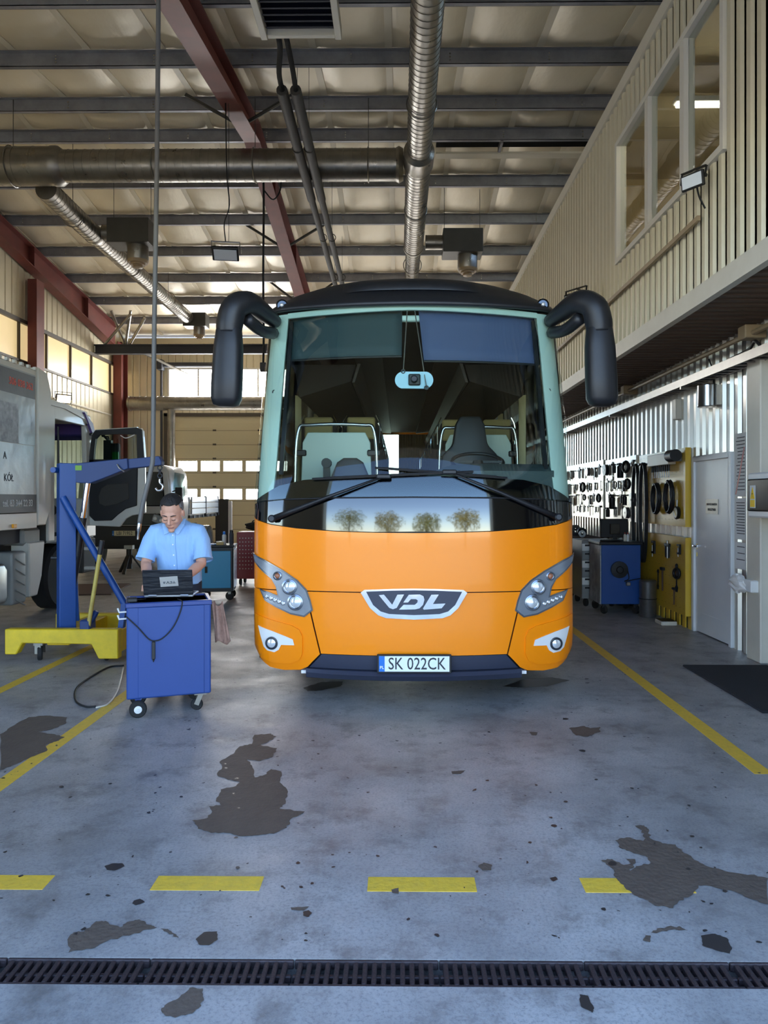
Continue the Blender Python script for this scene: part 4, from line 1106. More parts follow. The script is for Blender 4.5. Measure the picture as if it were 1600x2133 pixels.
c0 = behind(863, 789, .06)
outl = [(.085*math.copysign(1, math.cos(t))+.068*math.cos(t), .068*math.sin(t)) for t in [2*PI*k/24+.01 for k in range(24)]]
cp = MB().prism([(c0.x+a, c0.z+b_) for a, b_ in outl], 'xz', c0.y, c0.y+.015).build('camera_plate', 'device_blue', bus)
MB().box(c0.x-.045, c0.x+.05, c0.y-.03, c0.y, c0.z-.045, c0.z+.045).lathe([(.03, 0), (.03, .03), (.02, .035)], (c0.x, c0.y-.03, c0.z), (0, -1, 0), 14).build('camera_body', 'black_plastic', cp, bevel=.008)
hb_ = behind(855, 655, .1); MB().box(hb_.x-.12, hb_.x+.12, hb_.y, hb_.y+.05, hb_.z-.03, hb_.z+.02).build('sensor_bracket', 'pillar_green', bus, bevel=.01)
# headlamps
HL = px([(528, 1150), (554, 1166), (592, 1188), (621, 1208), (640, 1228), (648, 1250), (653, 1271), (635, 1285), (606, 1279), (575, 1264), (553, 1250), (543, 1226), (562, 1233), (580, 1240), (576, 1222), (567, 1206), (545, 1186), (533, 1170)])
def inset(poly, k, cx=None, cz=None):
    n = len(poly); out = []
    area = sum(poly[i][0]*poly[(i+1) % n][1]-poly[(i+1) % n][0]*poly[i][1] for i in range(n))
    sg = 1 if area > 0 else -1
    for i in range(n):
        p0, p1, p2 = Vector(poly[i-1]), Vector(poly[i]), Vector(poly[(i+1) % n])
        d1 = (p1-p0).normalized(); d2 = (p2-p1).normalized()
        n1 = Vector((-d1.y, d1.x))*sg; n2 = Vector((-d2.y, d2.x))*sg
        b_ = n1+n2
        b_ = b_/max(.6, b_.length_squared/2) if b_.length > .1 else n1
        out.append(tuple(p1+b_*k*.999))
    return out
for s in (-1, 1):
    P = HL if s < 0 else mir(HL)
    hl = patch('headlamp', P, 'lamp_housing', bus, .012, .02, .03)
    patch('lamp_reflector', inset(P, .012), 'lamp_silver', hl, .0135, .001, .03)
    def lamp(pxy, r, mats, dz=0):
        x, z = bpx(*pxy); x = x*(-s); p = on(x, z, .014); nn = (SN(x, z)*.55+Vector((0, -1, 0))*.45).normalized()
        MB().lathe([(r*1.35, 0), (r*1.3, .012), (r*1.02, .016), (r*1.0, .004)], p, nn, 24).build('lamp_bezel', 'lamp_housing', hl, smooth='auto')
        MB().lathe([(r*1.0, .0), (r*1.0, .006), (r*.88, .008), (r*.86, .004)], p+nn*.003, nn, 24).build('lamp_ring', 'chrome', hl, smooth='auto')
        MB().lathe([(r*.86, .002), (r*.8, .008), (r*.5, .016), (r*.1, .019)], p+nn*.002, nn, 20).build('lamp_lens', mats, hl, smooth='auto')
    lamp((605, 1222), .046, 'lens_clear'); lamp((617, 1254), .048, 'lens_clear'); lamp((580, 1199), .026, 'amber')
    for k in range(5):
        q = (558+k*8.4, 1242+k*3.6); x, z = bpx(*q); x *= -s; p = on(x, z, .014); nn = SN(x, z)
        MB().lathe([(.016, 0), (.016, .006), (.012, .008)], p, nn, 14).build('led_bezel', 'chrome', hl, smooth='auto')
        MB().sphere(p+nn*.006, .0105, 10, 6).build('led', 'white_plastic', hl, smooth=True)
    FL = px([(542, 1302), (568, 1313), (598, 1325), (612, 1331), (615, 1343), (588, 1342), (583, 1352), (574, 1357), (560, 1353), (553, 1345), (547, 1324)])
    FL = FL if s < 0 else mir(FL)
    fg = patch('fog_lamp_trim', FL, 'white_plastic', bus, .02, .02, .03)
    x, z = bpx(569, 1338); x *= -s; p = on(x, z, .02); nn = (SN(x, z)*.5+Vector((0, -1, 0))*.5).normalized()
    MB().lathe([(.05, 0), (.05, .012), (.042, .014)], p, nn, 22).build('fog_bezel', 'lamp_dark', fg, smooth='auto')
    MB().lathe([(.042, .008), (.03, .016), (.002, .02)], p, nn, 22).build('fog_lens', 'lens_clear', fg, smooth='auto')
    MB().box(s*.83-.03, s*.83+.03, S(.83, .3)+.0, S(.83, .3)+.06, .262, .285).build('tow_cover', 'white_plastic', bus)
# badge
def bd(pts): return [((x-766)*.1625/280.0+.004, .8+(320-y)*.1625/280.0) for x, y in pts]
_z0 = bpx(865, 1210+320*.1625)[1]
def bd(pts): return [((x-767)*.1625/279.5, _z0+(320-y)*.1625/279.5) for x, y in pts]
badge = patch('badge_frame', bd([(85,155),(130,118),(480,102),(767,97),(1050,102),(1400,118),(1448,155),(1330,350),(1230,440),(1130,475),(767,492),(410,475),(310,440),(205,350)]), 'chrome', bus, .016, .02, .05)
patch('badge_field', bd([(155,140),(480,124),(767,118),(1050,124),(1380,140),(1290,310),(1200,390),(1090,422),(767,434),(450,422),(340,390),(245,310)]), 'bumper_grey', badge, .019, .003, .05)
for L_ in ([(320,180),(385,172),(490,300),(555,172),(640,168),(548,340),(500,358),(452,340)],
           [(700,172),(840,168),(885,190),(897,235),(880,300),(835,345),(780,358),(575,362),(635,300),(775,300),(808,272),(812,242),(790,228),(725,228),(690,270),(630,272)],
           [(985,172),(1080,170),(1005,290),(1165,285),(1115,345),(890,362),(878,348)]):
    patch('badge_letter', bd(L_), 'chrome', badge, .03, .012, .05, smooth=False)
# number plates
def number_plate(root, loc, w_, h_, txt, sub, mat='plate_white', size=.098, sx=.8):
    fr_ = MB().box(loc[0]-w_/2-.015, loc[0]+w_/2+.015, loc[1]-.006, loc[1]+.012, loc[2]-h_/2-.012, loc[2]+h_/2+.012).build('plate_holder', 'black_plastic', root, bevel=.004)
    MB().box(loc[0]-w_/2, loc[0]+w_/2, loc[1]-.01, loc[1]-.006, loc[2]-h_/2, loc[2]+h_/2).build('plate', mat, fr_, bevel=.001)
    MB().box(loc[0]-w_/2, loc[0]-w_/2+.042, loc[1]-.0112, loc[1]-.0098, loc[2]-h_/2, loc[2]+h_/2).build('plate_strip', 'plate_blue', fr_)
    text('plate_country', 'PL', .03, 'plate_white', fr_, (loc[0]-w_/2+.021, loc[1]-.0118, loc[2]-h_/2+.03), (PI/2, 0, 0), .0005, bold=.0006)
    text('plate_text', txt, size, 'plate_ink', fr_, (loc[0]+.02, loc[1]-.0112, loc[2]-.002), (PI/2, 0, 0), .0008, sx=sx, bold=.0004)
    return fr_
zp = at(865, 1381.5, YB-.03).z
number_plate(bus, (0, -.045, zp), .52, .114, 'SK 022CK', 'PL', size=.125, sx=.80)
# wipers
def wiper(piv, elbow, b0, b1, s):
    p0, p1 = [on(*bpx(*q), .03) for q in (piv, elbow)]
    a = MB(); mid = on(*bpx((piv[0]*.45+elbow[0]*.55), (piv[1]*.45+elbow[1]*.55)), .05)
    a.tube([p0, p0*.6+mid*.4, mid, p1*.98+mid*.02], .016, 8, rs=[.024, .02, .013, .009])
    arm = a.build('wiper_arm', 'coach_black', bus, smooth=True)
    MB().lathe([(.03, 0), (.03, .03), (.02, .04)], p0-Vector((0, .0, 0)), (0, -1, .1), 12).build('pivot_cap', 'coach_black', arm, smooth='auto')
    pts = [on(*bpx(b0[0]+(b1[0]-b0[0])*k/12, b0[1]+(b1[1]-b0[1])*k/12), .016) for k in range(13)]
    MB().tube(pts, .009, 6).build('wiper_blade', 'coach_black', arm)
    pts2 = [p+Vector((0, -.018, .006)) for p in pts[1:-1]]
    MB().tube(pts2, .006, 6).build('blade_frame', 'black_plastic', arm)
    MB().obox(p1+Vector((0, -.01, 0)), (.11, .03, .035), None).build('blade_mount', 'black_plastic', arm, bevel=.008)
wiper((571, 1081), (800, 995), (652, 999), (985, 984), -1)
wiper((1158, 1078), (935, 986), (782, 976), (1055, 997), 1)
# mirrors
for s in (-1, 1):
    arm = MB().tube(smooth_path([(s*1.15, .66, 3.08), (s*1.2, .47, 3.1), (s*1.28, .22, 3.12), (s*1.37, .13, 3.06), (s*1.405, .12, 2.94), (s*1.41, .12, 2.86)], 5), .07, 14)
    kk = len(arm.v)//14
    for i_ in range(kk):
        c_ = sum((Vector(v) for v in arm.v[i_*14:(i_+1)*14]), Vector())/14; f_ = interp([(0, .8), (.35, 1.2), (.6, 1.42), (.8, 1.46), (1, 1.36)], i_/(kk-1))
        arm.v[i_*14:(i_+1)*14] = [tuple(c_+(Vector(v)-c_)*f_) for v in arm.v[i_*14:(i_+1)*14]]
    m_ = arm.build('mirror_arm', 'coach_black', bus, smooth=True); m_.scale = (1, 1, 1)
    hs = MB(); n = 16
    for (z, wx, wy, cx) in ((2.93, .07, .07, 1.405), (2.88, .095, .085, 1.41), (2.75, .108, .095, 1.415), (2.5, .115, .10, 1.425), (2.36, .113, .098, 1.43), (2.315, .095, .08, 1.432), (2.30, .06, .05, 1.432)):
        for i in range(n):
            t_ = 2*PI*i/n; cx_, sx_ = math.cos(t_), math.sin(t_)
            e = .62
            hs.v.append((s*cx+wx*math.copysign(abs(cx_)**e, cx_), .12+wy*math.copysign(abs(sx_)**e, sx_), z))
    for j in range(6):
        for i in range(n): hs.f.append((j*n+i, j*n+(i+1) % n, (j+1)*n+(i+1) % n, (j+1)*n+i))
    hs.f.append(tuple(range(n))); hs.f.append(tuple(6*n+i for i in range(n)))
    h_ = hs.build('mirror_housing', 'coach_black', m_, smooth='auto', angle=50)
    MB().box(s*1.42-.08, s*1.42+.08, .215, .225, 2.4, 2.82).build('mirror_glass', 'chrome', m_)
    MB().tube(smooth_path([(s*1.16, .64, 2.98), (s*1.22, .42, 2.95), (s*1.3, .22, 3.0)], 4), .05, 8).build('arm_stay', 'coach_black', m_, smooth=True)
# wheels
for y in (2.6, 8.7, 10.0):
    for s in (-1, 1):
        wv = MB().lathe([(.3, -.14), (.46, -.14), (.5, -.1), (.5, .1), (.46, .14), (.3, .14)], (s*1.08, y, .5), (1, 0, 0), 28).build('wheel', 'black_rubber', bus, smooth='auto')
        MB().lathe([(.3, .1), (.28, .12), (.2, .05), (.1, .05), (.1, .12), (.02, .12)], (s*1.08, y, .5), (s, 0, 0), 24).build('rim', 'galvanised', wv, smooth='auto')
# ---------------------------------------------------------------- trucks on the left
pm('truck_white', 'd3d2c8', .35, coat=.4, noise=(2.5, .25, 'b9b7aa'))
pm('truck_grey', '8f928f', .5, noise=(5, .4, '74746f'))
pm('banner_silver', 'aab0b2', .3, .25, noise=(3, .5, '8c9496'), bump=(4, .4))
pm('banner_dark', '5d5f66', .45, noise=(4, .3, '4a4c53'), bump=(5, .3))
pm('banner_black', '1d1d1f', .4)
pm('photo_print', '6f757b', .5, noise=(9, .9, 'c7ccd0'))
pm('text_red', 'e2604e', .6)
pm('text_grey', '3f454b', .6)
pm('text_white', 'e6e8e6', .6)
pm('purple_paint', '5b4a8c', .4)
pm('amber_lamp', 'f0a010', .3)
pm('plate_aged', 'ddd5b0', .5)
pm('alu_board', 'b4b8be', .35, .6, noise=(3, .3, '9599a0'))
pm('mirror_green', '2f8a3a', .15, .3)
pm('dark_grey_panel', '3c3a36', .7)
pm('rust_board', '5a4030', .8, noise=(5, .5, '3e3026'))
glass('truck_glass', (.62, .70, .68))
TX = -4.8
tk = thing('box_truck', 'white box truck with advertising banners parked on the left', 'truck', (-5.95, 9.5, 0))
def tb(x): return x+5.95           # world x -> truck-local
def ty(y): return y-9.5
bxp = MB().box(tb(-7.12), tb(TX), ty(5.2), ty(9.5), 1.42, 3.3).build('box_body', 'truck_white', tk, bevel=.02)
MB().box(tb(-7.1), tb(TX)+.012, ty(5.2), ty(9.48), 1.21, 1.41).build('lower_rail', 'truck_white', tk, bevel=.006)
MB().prism([(ty(9.5), 1.24), (ty(9.7), 1.24), (ty(9.86), 1.5), (ty(9.86), 3.05), (ty(9.74), 3.3), (ty(9.5), 3.34)], 'yz', tb(-7.12), tb(TX)+.02).build('corner_post', 'truck_white', tk, bevel=.01)
def side_plate(name, y0, y1, z0, z1, mat, off):
    o = MB().box(tb(TX), tb(TX)+off, ty(y0), ty(y1), z0, z1).build(name, mat, bxp); return o
side_plate('banner', 6.0, 9.44, 2.29, 3.22, 'banner_silver', .006)
side_plate('banner_band', 6.0, 9.44, 2.90, 3.2, 'banner_dark', .009)
side_plate('banner_photo', 8.0, 9.02, 2.29, 2.78, 'photo_print', .009)
side_plate('banner', 6.0, 9.40, 1.42, 2.28, 'banner_silver', .012)
side_plate('banner_band', 6.0, 9.46, 1.42, 1.65, 'banner_black', .016)
for (y) in [6.2+.17*k for k in range(20)]:
    MB().box(tb(TX)-.02, tb(TX)+.015, ty(y), ty(y)+.05, 3.29, 3.33).build('tarp_strap', 'truck_white', bxp)
RT = (PI/2, 0, PI/2)
text('banner_text', '506 038 362', .125, 'text_red', bxp, (tb(TX)+.0105, ty(9.38), 3.05), RT, .001, 'RIGHT', .002, .92)
text('banner_text', 'tel. 83 344 22 33', .118, 'text_white', bxp, (tb(TX)+.0175, ty(9.36), 1.535), RT, .001, 'RIGHT', .0015, .88)
text('banner_text', 'KÓŁ', .125, 'text_grey', bxp, (tb(TX)+.0135, ty(8.9), 1.85), RT, .001, 'RIGHT', .001, .9)
text('banner_text', 'A', .125, 'text_grey', bxp, (tb(TX)+.0135, ty(8.74), 2.12), RT, .001, 'RIGHT', .001, .9)
am = at(20, 1107, 8.9)
MB().box(tb(TX)+.012, tb(TX)+.04, ty(8.85), ty(8.93), 1.23, 1.28).build('side_marker', 'amber_lamp', tk, bevel=.006)
# cab shell
def cab_side(x0, x1, hole):
    m = MB(); zb, zt = 1.0, 2.95
    m.box(x0, x1, ty(9.95), ty(10.12), zb, zt).box(x0, x1, ty(10.12), ty(11.2), 2.72, zt).prism([(ty(11.15), zb), (ty(11.5), zb), (ty(11.5), 1.5), (ty(11.3), 2.9), (ty(11.1), 2.9), (ty(11.2), 1.6)], 'yz', x0, x1)
    if not hole: m.box(x0, x1, ty(10.12), ty(11.2), zb, 1.75)
    return m
cs = cab_side(tb(-4.93), tb(-4.86), True).build('cab_side', 'truck_white', tk, bevel=.01)
cs2 = cab_side(tb(-7.05), tb(-6.98), False).build('cab_side', 'truck_white', tk, bevel=.01)
MB().box(tb(-7.03), tb(-7.0), ty(10.12), ty(11.15), 1.75, 2.72).build('side_window', 'truck_glass', tk)
MB().box(tb(-7.0), tb(-4.9), ty(9.92), ty(9.97), 1.0, 2.95).build('cab_rear_wall', 'dark_grey_panel', tk)
rfp = [(ty(9.9), 2.9), (ty(9.9), 2.98), (ty(10.5), 2.97), (ty(11.1), 2.88), (ty(11.35), 2.72), (ty(11.3), 2.68), (ty(11.05), 2.82), (ty(10.4), 2.9)]
MB().prism(rfp, 'yz', tb(-7.06), tb(-4.84)).build('cab_roof', 'truck_white', tk, smooth='auto')
MB().prism([(ty(11.0), 2.92), (ty(11.3), 2.78), (ty(11.45), 2.55), (ty(11.38), 2.52), (ty(11.2), 2.72)], 'yz', tb(-7.07), tb(-4.82)).build('sun_visor', 'purple_paint', tk, smooth='auto')
MB().box(tb(-7.0), tb(-4.9), ty(9.95), ty(11.5), .98, 1.06).build('cab_floor', 'black_plastic', tk)
MB().box(tb(-7.0), tb(-4.9), ty(11.42), ty(11.5), 1.0, 1.6).build('cab_front', 'truck_white', tk, bevel=.02)
MB().prism([(ty(11.46), 1.6), (ty(11.48), 1.6), (ty(11.3), 2.75), (ty(11.28), 2.75)], 'yz', tb(-6.98), tb(-4.93)).build('windscreen', 'truck_glass', tk)
MB().box(tb(-5.5), tb(-5.05), ty(10.1), ty(10.25), 1.5, 2.3).box(tb(-5.5), tb(-5.05), ty(10.1), ty(10.6), 1.35, 1.5).build('cab_seat', 'seat_fabric', tk, bevel=.03)
MB().tube([(tb(-4.85), ty(10.2), 2.62), (tb(-4.84), ty(10.2), 1.6)], .015, 8).build('grab_rail', 'black_plastic', tk)
MB().tube(smooth_path([(tb(-4.9), ty(11.25), 2.6), (tb(-4.72), ty(11.35), 2.62), (tb(-4.6), ty(11.4), 2.5)], 4), .02, 8).box(tb(-4.68), tb(-4.56), ty(11.36), ty(11.44), 2.2, 2.52).build('far_mirror', 'black_plastic', tk)
# chassis, tanks, wheels
MB().box(tb(-6.4), tb(-6.2), ty(5.0), ty(11.5), .75, 1.0).build('chassis_rail', 'roof_steel', tk); MB().box(tb(-5.6), tb(-5.4), ty(5.0), ty(11.5), .75, 1.0).build('chassis_rail', 'roof_steel', tk)
MB().box(tb(-7.0), tb(-4.95), ty(6.0), ty(9.4), 1.02, 1.2).build('sub_frame', 'roof_steel', tk)
MB().prism([(ty(8.2)+.0, .3), (ty(8.85), .3), (ty(8.9), .36), (ty(8.9), .72), (ty(8.82), .8), (ty(8.2), .8)], 'yz', tb(-5.35), tb(-4.85)).build('fuel_tank', 'galvanised', tk, bevel=.04, segs=3, smooth='auto')
bxg = MB().box(tb(-5.3), tb(-4.84), ty(8.98), ty(9.32), .25, .92).build('battery_box', 'truck_grey', tk, bevel=.04, segs=3, smooth='auto')
for k in range(5):
    MB().bar((tb(-4.838), ty(9.04), .84-.13*k), (tb(-4.838), ty(9.27), .74-.13*k), .012, .02, (1, 0, 0)).build('cover_rib', 'truck_grey', bxg)
MB().prism([(ty(9.42), .3), (ty(9.62), .3), (ty(9.74), .55), (ty(9.82), 1.02), (ty(9.4), 1.02)], 'yz', tb(-5.1), tb(-4.85)).build('wing_panel', 'truck_white', tk, bevel=.015)
MB().box(tb(-5.2), tb(-4.9), ty(9.35), ty(9.8), .98, 1.2).build('air_duct_panel', 'truck_grey', tk, bevel=.03)
for (x, y) in ((-5.05, 10.45), (-6.85, 10.45), (-5.05, 6.6), (-6.85, 6.6)):
    wv = MB().lathe([(.26, -.14), (.43, -.14), (.47, -.1), (.47, .1), (.43, .14), (.26, .14)], (tb(x), ty(y), .47), (1, 0, 0), 26).build('wheel', 'black_rubber', tk, smooth='auto')
    MB().lathe([(.27, .08), (.25, .12), (.16, .06), (.08, .1), (.01, .1)], (tb(x), ty(y), .47), (1, 0, 0), 20).build('rim', 'truck_grey', wv, smooth='auto')
MB().box(tb(-4.98), tb(-4.84), ty(11.0), ty(11.45), .45, .98).build('step_panel', 'dark_grey_panel', tk, bevel=.02)
for z in (.5, .8): MB().box(tb(-4.9), tb(-4.6), ty(11.02), ty(11.12), z, z+.05).build('step', 'truck_white', tk, bevel=.01)
# open cab door, inner side towards the camera
YD = 11.28
def dp(pts): return [(at(180+x*.1375, 880+y*.1375, YD).x+5.95, at(180+x*.1375, 880+y*.1375, YD).z) for x, y in pts]
low = dp([(20,1560),(12,1380),(35,720),(45,590),(885,590),(890,1370),(790,1390),(680,1410),(590,1460),(500,1580)])
door = MB().prism(low, 'xz', ty(YD), ty(YD)+.06).build('cab_door', 'truck_white', tk, bevel=.008)
trim = dp([(32,700),(30,1390),(130,1490),(390,1485),(480,1400),(600,1310),(770,1260),(785,640),(785,560),(45,560)])
MB().prism(trim, 'xz', ty(YD)-.03, ty(YD)).build('inner_trim', 'black_plastic', door, bevel=.008)
MB().prism(dp([(210,1230),(200,1120),(240,1000),(330,940),(650,915),(660,1160),(480,1240),(300,1270)]), 'xz', ty(YD)-.04, ty(YD)-.03).build('door_pocket', 'dark_grey_panel', door, bevel=.006)
for (o_, i_, mt, d0, d1) in (([(45,600),(60,450),(95,190),(150,120),(770,80),(850,110),(885,600)], [(118,600),(130,420),(150,250),(200,190),(440,178),(770,182),(782,600)], 'black_plastic', -.03, .03),):
    O, I = dp(o_), dp(i_); n = len(O); m = MB()
    for d in (d0, d1): m.v += [(p[0], ty(YD)+d, p[1]) for p in O]+[(p[0], ty(YD)+d, p[1]) for p in I]
    for i in range(n-1):
        m.f += [(i, i+1, n+i+1, n+i), (2*n+i, 3*n+i, 3*n+i+1, 2*n+i+1), (i, 2*n+i, 2*n+i+1, i+1), (n+i, n+i+1, 3*n+i+1, 3*n+i)]
    m.f += [(0, n, 3*n, 2*n), (n-1, 2*n-1+0, 4*n-1, 3*n-1)] if False else [(0, n, 3*n, 2*n)]
    m.build('window_frame', mt, door)
ow = dp([(770,80),(835,88),(862,130),(895,600),(860,600),(840,150),(815,120)]); MB().prism(ow, 'xz', ty(YD)-.02, ty(YD)+.05).build('door_edge', 'truck_white', door)
ow = dp([(30,600),(50,420),(85,180),(145,108),(770,68),(770,84),(150,124),(97,190),(62,450),(46,600)]); MB().prism(ow, 'xz', ty(YD)-.01, ty(YD)+.05).build('door_edge', 'truck_white', door)
MB().prism(dp([(118,600),(130,420),(150,250),(200,190),(440,178),(770,182),(782,600)]), 'xz', ty(YD)+.0, ty(YD)+.006).build('door_glass', 'truck_glass', door)
a_, b_ = dp([(245, 300), (440, 560)])
MB().box(a_[0], b_[0], ty(YD)+.14, ty(YD)+.22, b_[1]-.1, a_[1]).build('side_mirror', 'black_plastic', door, bevel=.03, segs=2)
a_, b_ = dp([(275, 440), (435, 555)]); MB().box(a_[0], b_[0], ty(YD)+.132, ty(YD)+.14, b_[1]-.05, a_[1]).build('mirror_glass', 'mirror_green', door)
q = dp([(270, 200), (285, 300)]); MB().tube([(q[0][0]-.08, ty(YD)+.1, q[0][1]), (q[0][0], ty(YD)+.15, q[0][1]), (q[1][0], ty(YD)+.17, q[1][1])], .014, 8).build('mirror_arm', 'black_plastic', door)
MB().tube(smooth_path([(dp([(530, 200)])[0][0], ty(YD)-.03, dp([(530, 200)])[0][1]), (dp([(620, 240)])[0][0], ty(YD)-.05, dp([(620, 240)])[0][1]), (dp([(740, 190)])[0][0], ty(YD)-.03, dp([(740, 190)])[0][1])], 5), .008, 6).build('grab_strap', 'white_plastic', door)

# second truck, facing the camera, with an aluminium flatbed
t2 = thing('flatbed_truck', 'white flatbed truck facing the camera behind the open cab door', 'truck', (-6.25, 16.2, 0))
MB().prism([(-1.05, .95), (1.05, .95), (1.08, 1.5), (1.02, 2.2), (.9, 2.36), (-.9, 2.36), (-1.02, 2.2), (-1.08, 1.5)], 'xz', .12, 1.5).build('cab_body', 'truck_white', t2, bevel=.05, segs=2, smooth='auto')
MB().prism([(-.92, 1.42), (.94, 1.42), (.88, 2.2), (-.88, 2.2)], 'xz', .09, .125).build('windscreen', 'black_gloss', t2, bevel=.02)
MB().prism([(.3, 1.42), (1.05, 1.42), (1.2, 1.75), (1.1, 2.18), (.42, 2.2)], 'yz', 1.055, 1.075).build('side_window', 'truck_glass', t2)
MB().box(-1.06, 1.06, .03, .3, .45, .98).build('bumper', 'black_plastic', t2, bevel=.04, segs=2, smooth='auto')
MB().box(-.9, .9, .09, .14, 1.0, 1.25).build('grille', 'black_gloss', t2, bevel=.01)
MB().ring((-.25, .085, 1.12), (0, 1, 0), .07, .01, 20, 6).build('badge_ring', 'chrome', t2, smooth=True)
hd2 = MB().obox((.83, .02, 1.12), (.3, .1, .2), Euler((0, .35, 0)).to_matrix()).build('headlamp', 'lamp_housing', t2, bevel=.02)
for dx in (-.07, .08): MB().lathe([(.055, 0), (.05, .02), (.03, .01), (.005, .014)], (.83+dx, -.03, 1.13-dx*.3), (0, -1, 0), 16).build('lamp_lens', 'lens_clear', hd2, smooth='auto')
MB().tube([(1.1, .1, 1.75), (1.28, .02, 1.8)], .015, 6).box(1.2, 1.36, -.02, .06, 1.5, 1.85).build('side_mirror', 'black_plastic', t2, bevel=.015)
number_plate(t2, (.03, .02, .81), .52, .114, 'LBI 71952', 'PL', 'plate_aged', .115, .78)
MB().box(-.45, -.35, .3, 4.4, .7, .9).build('chassis_rail', 'roof_steel', t2); MB().box(.35, .45, .3, 4.4, .7, .9).build('chassis_rail', 'roof_steel', t2)
MB().box(-1.05, 1.05, 1.7, 4.35, 1.1, 1.18).build('bed_floor', 'dark_grey_panel', t2)
for s in (-1, 1):
    for k in range(2):
        y0, y1 = 1.72+k*1.32, 3.0+k*1.32
        for j in range(3):
            MB().box(s*1.07-.02, s*1.07+.02, y0, y1, 1.2+j*.15, 1.34+j*.15).build('side_board', 'alu_board', t2, bevel=.008)
        MB().box(s*1.07-.03, s*1.07+.03, y1, y1+.04, 1.12, 1.66).build('stake', 'roof_steel', t2)
    for k in range(6): MB().box(s*1.08-.01, s*1.08+.01, 1.9+k*.42, 1.96+k*.42, 1.1, 1.17).build('tie_hook', 'black_plastic', t2)
for j in range(3): MB().box(-1.05, 1.05, 1.66, 1.7, 1.2+j*.15, 1.34+j*.15).build('head_board', 'alu_board', t2)
for (x, y) in ((-.95, .8), (.95, .8), (-.93, 3.5), (.93, 3.5)):
    wv = MB().lathe([(.22, -.11), (.35, -.11), (.39, -.08), (.39, .08), (.35, .11), (.22, .11)], (x, y, .39), (1, 0, 0), 24).build('wheel', 'black_rubber', t2, smooth='auto')
    MB().lathe([(.23, .06), (.21, .1), (.13, .04), (.01, .07)], (x, y, .39), (1 if x > 0 else -1, 0, 0), 20).build('rim', 'galvanised', wv, smooth='auto')
    MB().lathe([(.44, -.12), (.44, .12)], (x, y, .42), (1, 0, 0), 24, cap=False).build('mudguard', 'truck_white', t2, smooth='auto').scale = (1, 1, 1)
t = thing('dark_panel', 'dark upright panel with a white edge post behind the flatbed', 'panel', (-5.0, 21.0, 0))
MB().box(-.36, .02, -.02, .04, .0, 1.58).build('board', 'dark_grey_panel', t)
MB().box(.02, .12, -.05, .05, 0, 1.52).build('edge_post', 'white_plastic', t, bevel=.01)
t = thing('axle_stand', 'black tripod axle stand below the flatbed truck number plate', 'axle stand', (-5.75, 15.3, 0))
MB().cyl((0, 0, .1), (0, 0, .52), .06, n=10).build('tube', 'black_plastic', t)
MB().box(-.09, .09, -.06, .06, .52, .6).build('saddle', 'galvanised', t)
for k in range(3):
    a = 2*PI*k/3+.5; MB().bar((0, 0, .45), (.3*math.cos(a), .3*math.sin(a), .015), .06, .03).build('leg', 'black_plastic', t)
t = thing('floor_board', 'rust brown board lying on the floor before the flatbed truck', 'board', (-5.4, 12.4, 0), .15)
MB().box(-.45, .55, -.6, .9, 0, .02).build('sheet', 'rust_board', t, bevel=.004)

# ---------------------------------------------------------------- engine hoist
pm('hoist_blue', '10468c', .42, noise=(3, .4, '0d3a78'))
pm('hoist_navy', '163468', .5, noise=(3, .3, '16325f'))
pm('hoist_yellow', 'eac61c', .5, noise=(7, .5, 'a08a1e'))
pm('handle_yellow', 'cdb85a', .5, noise=(10, .6, '8a6a3a'))
pm('label_white', 'd9dad4', .5); pm('label_green', '6b9a2c', .5)
ho = thing('engine_hoist', 'blue workshop engine hoist on a yellow wheeled base', 'engine hoist', (-3.33, 7.2, 0))
def hx(p): return p+3.33
YL = -.28
legp = [(-.48, .335), (-.48, .0+.09), (-.37, .09), (-.31, .2), (.36, .19), (.43, .05), (.62, .05), (.62, .335)]
lg = MB().prism(legp, 'xz', YL, YL+.1).build('front_leg', 'hoist_yellow', ho, bevel=.008)
MB().prism([(-.48, .32), (-.48, .12), (.62, .12), (.62, .32)], 'xz', .75, .85).build('rear_leg', 'hoist_yellow', ho, bevel=.008)
MB().box(.52, .62, YL+.1, .75, .1, .32).build('cross_beam', 'hoist_yellow', ho, bevel=.008)
MB().box(-.12, .1, YL+.1, .75, .16, .3).build('cross_beam', 'hoist_yellow', ho, bevel=.008)
for (x, y) in ((-.22, YL+.17), (.44, YL+.17), (-.22, .68), (.44, .68)):
    c_ = MB().lathe([(.02, -.022), (.07, -.022), (.078, -.012), (.078, .012), (.07, .022), (.02, .022)], (x, y, .078), (.9, .4, 0), 20).build('caster', 'black_rubber', ho, smooth='auto')
    MB().box(x-.045, x+.045, y-.045, y+.045, .15, .175).box(x-.03, x+.03, y-.05, y-.04, .07, .16).box(x-.03, x+.03, y+.04, y+.05, .07, .16).build('caster_fork', 'galvanised', c_)
R45 = Euler((0, 0, .62)).to_matrix()
MB().obox((-.01, .0, 1.11), (.155, .155, 1.68), R45).build('column', 'hoist_blue', ho, bevel=.006)
MB().cyl((-.17, .02, 1.0), (.09, .02, 1.0), .02, n=10).build('column_grip', 'black_plastic', ho)
MB().bar((-.1, .45, .2), (-.03, .2, 1.1), .05, .05).build('rear_stay', 'hoist_blue', ho)
def hpt(pxx, pyy, Y=7.22): q = at(pxx, pyy, Y); return (q.x+3.33, q.z)
boom = [hpt(*p) for p in [(122, 969), (200, 962), (268, 955), (270, 976), (215, 998), (190, 1007), (165, 1006), (134, 997), (122, 990)]]
bo = MB().prism(boom, 'xz', -.02, .12).build('boom', 'hoist_navy', ho, bevel=.006)
ext = [hpt(*p) for p in [(262, 957), (332, 950), (338, 962), (337, 969), (262, 977)]]
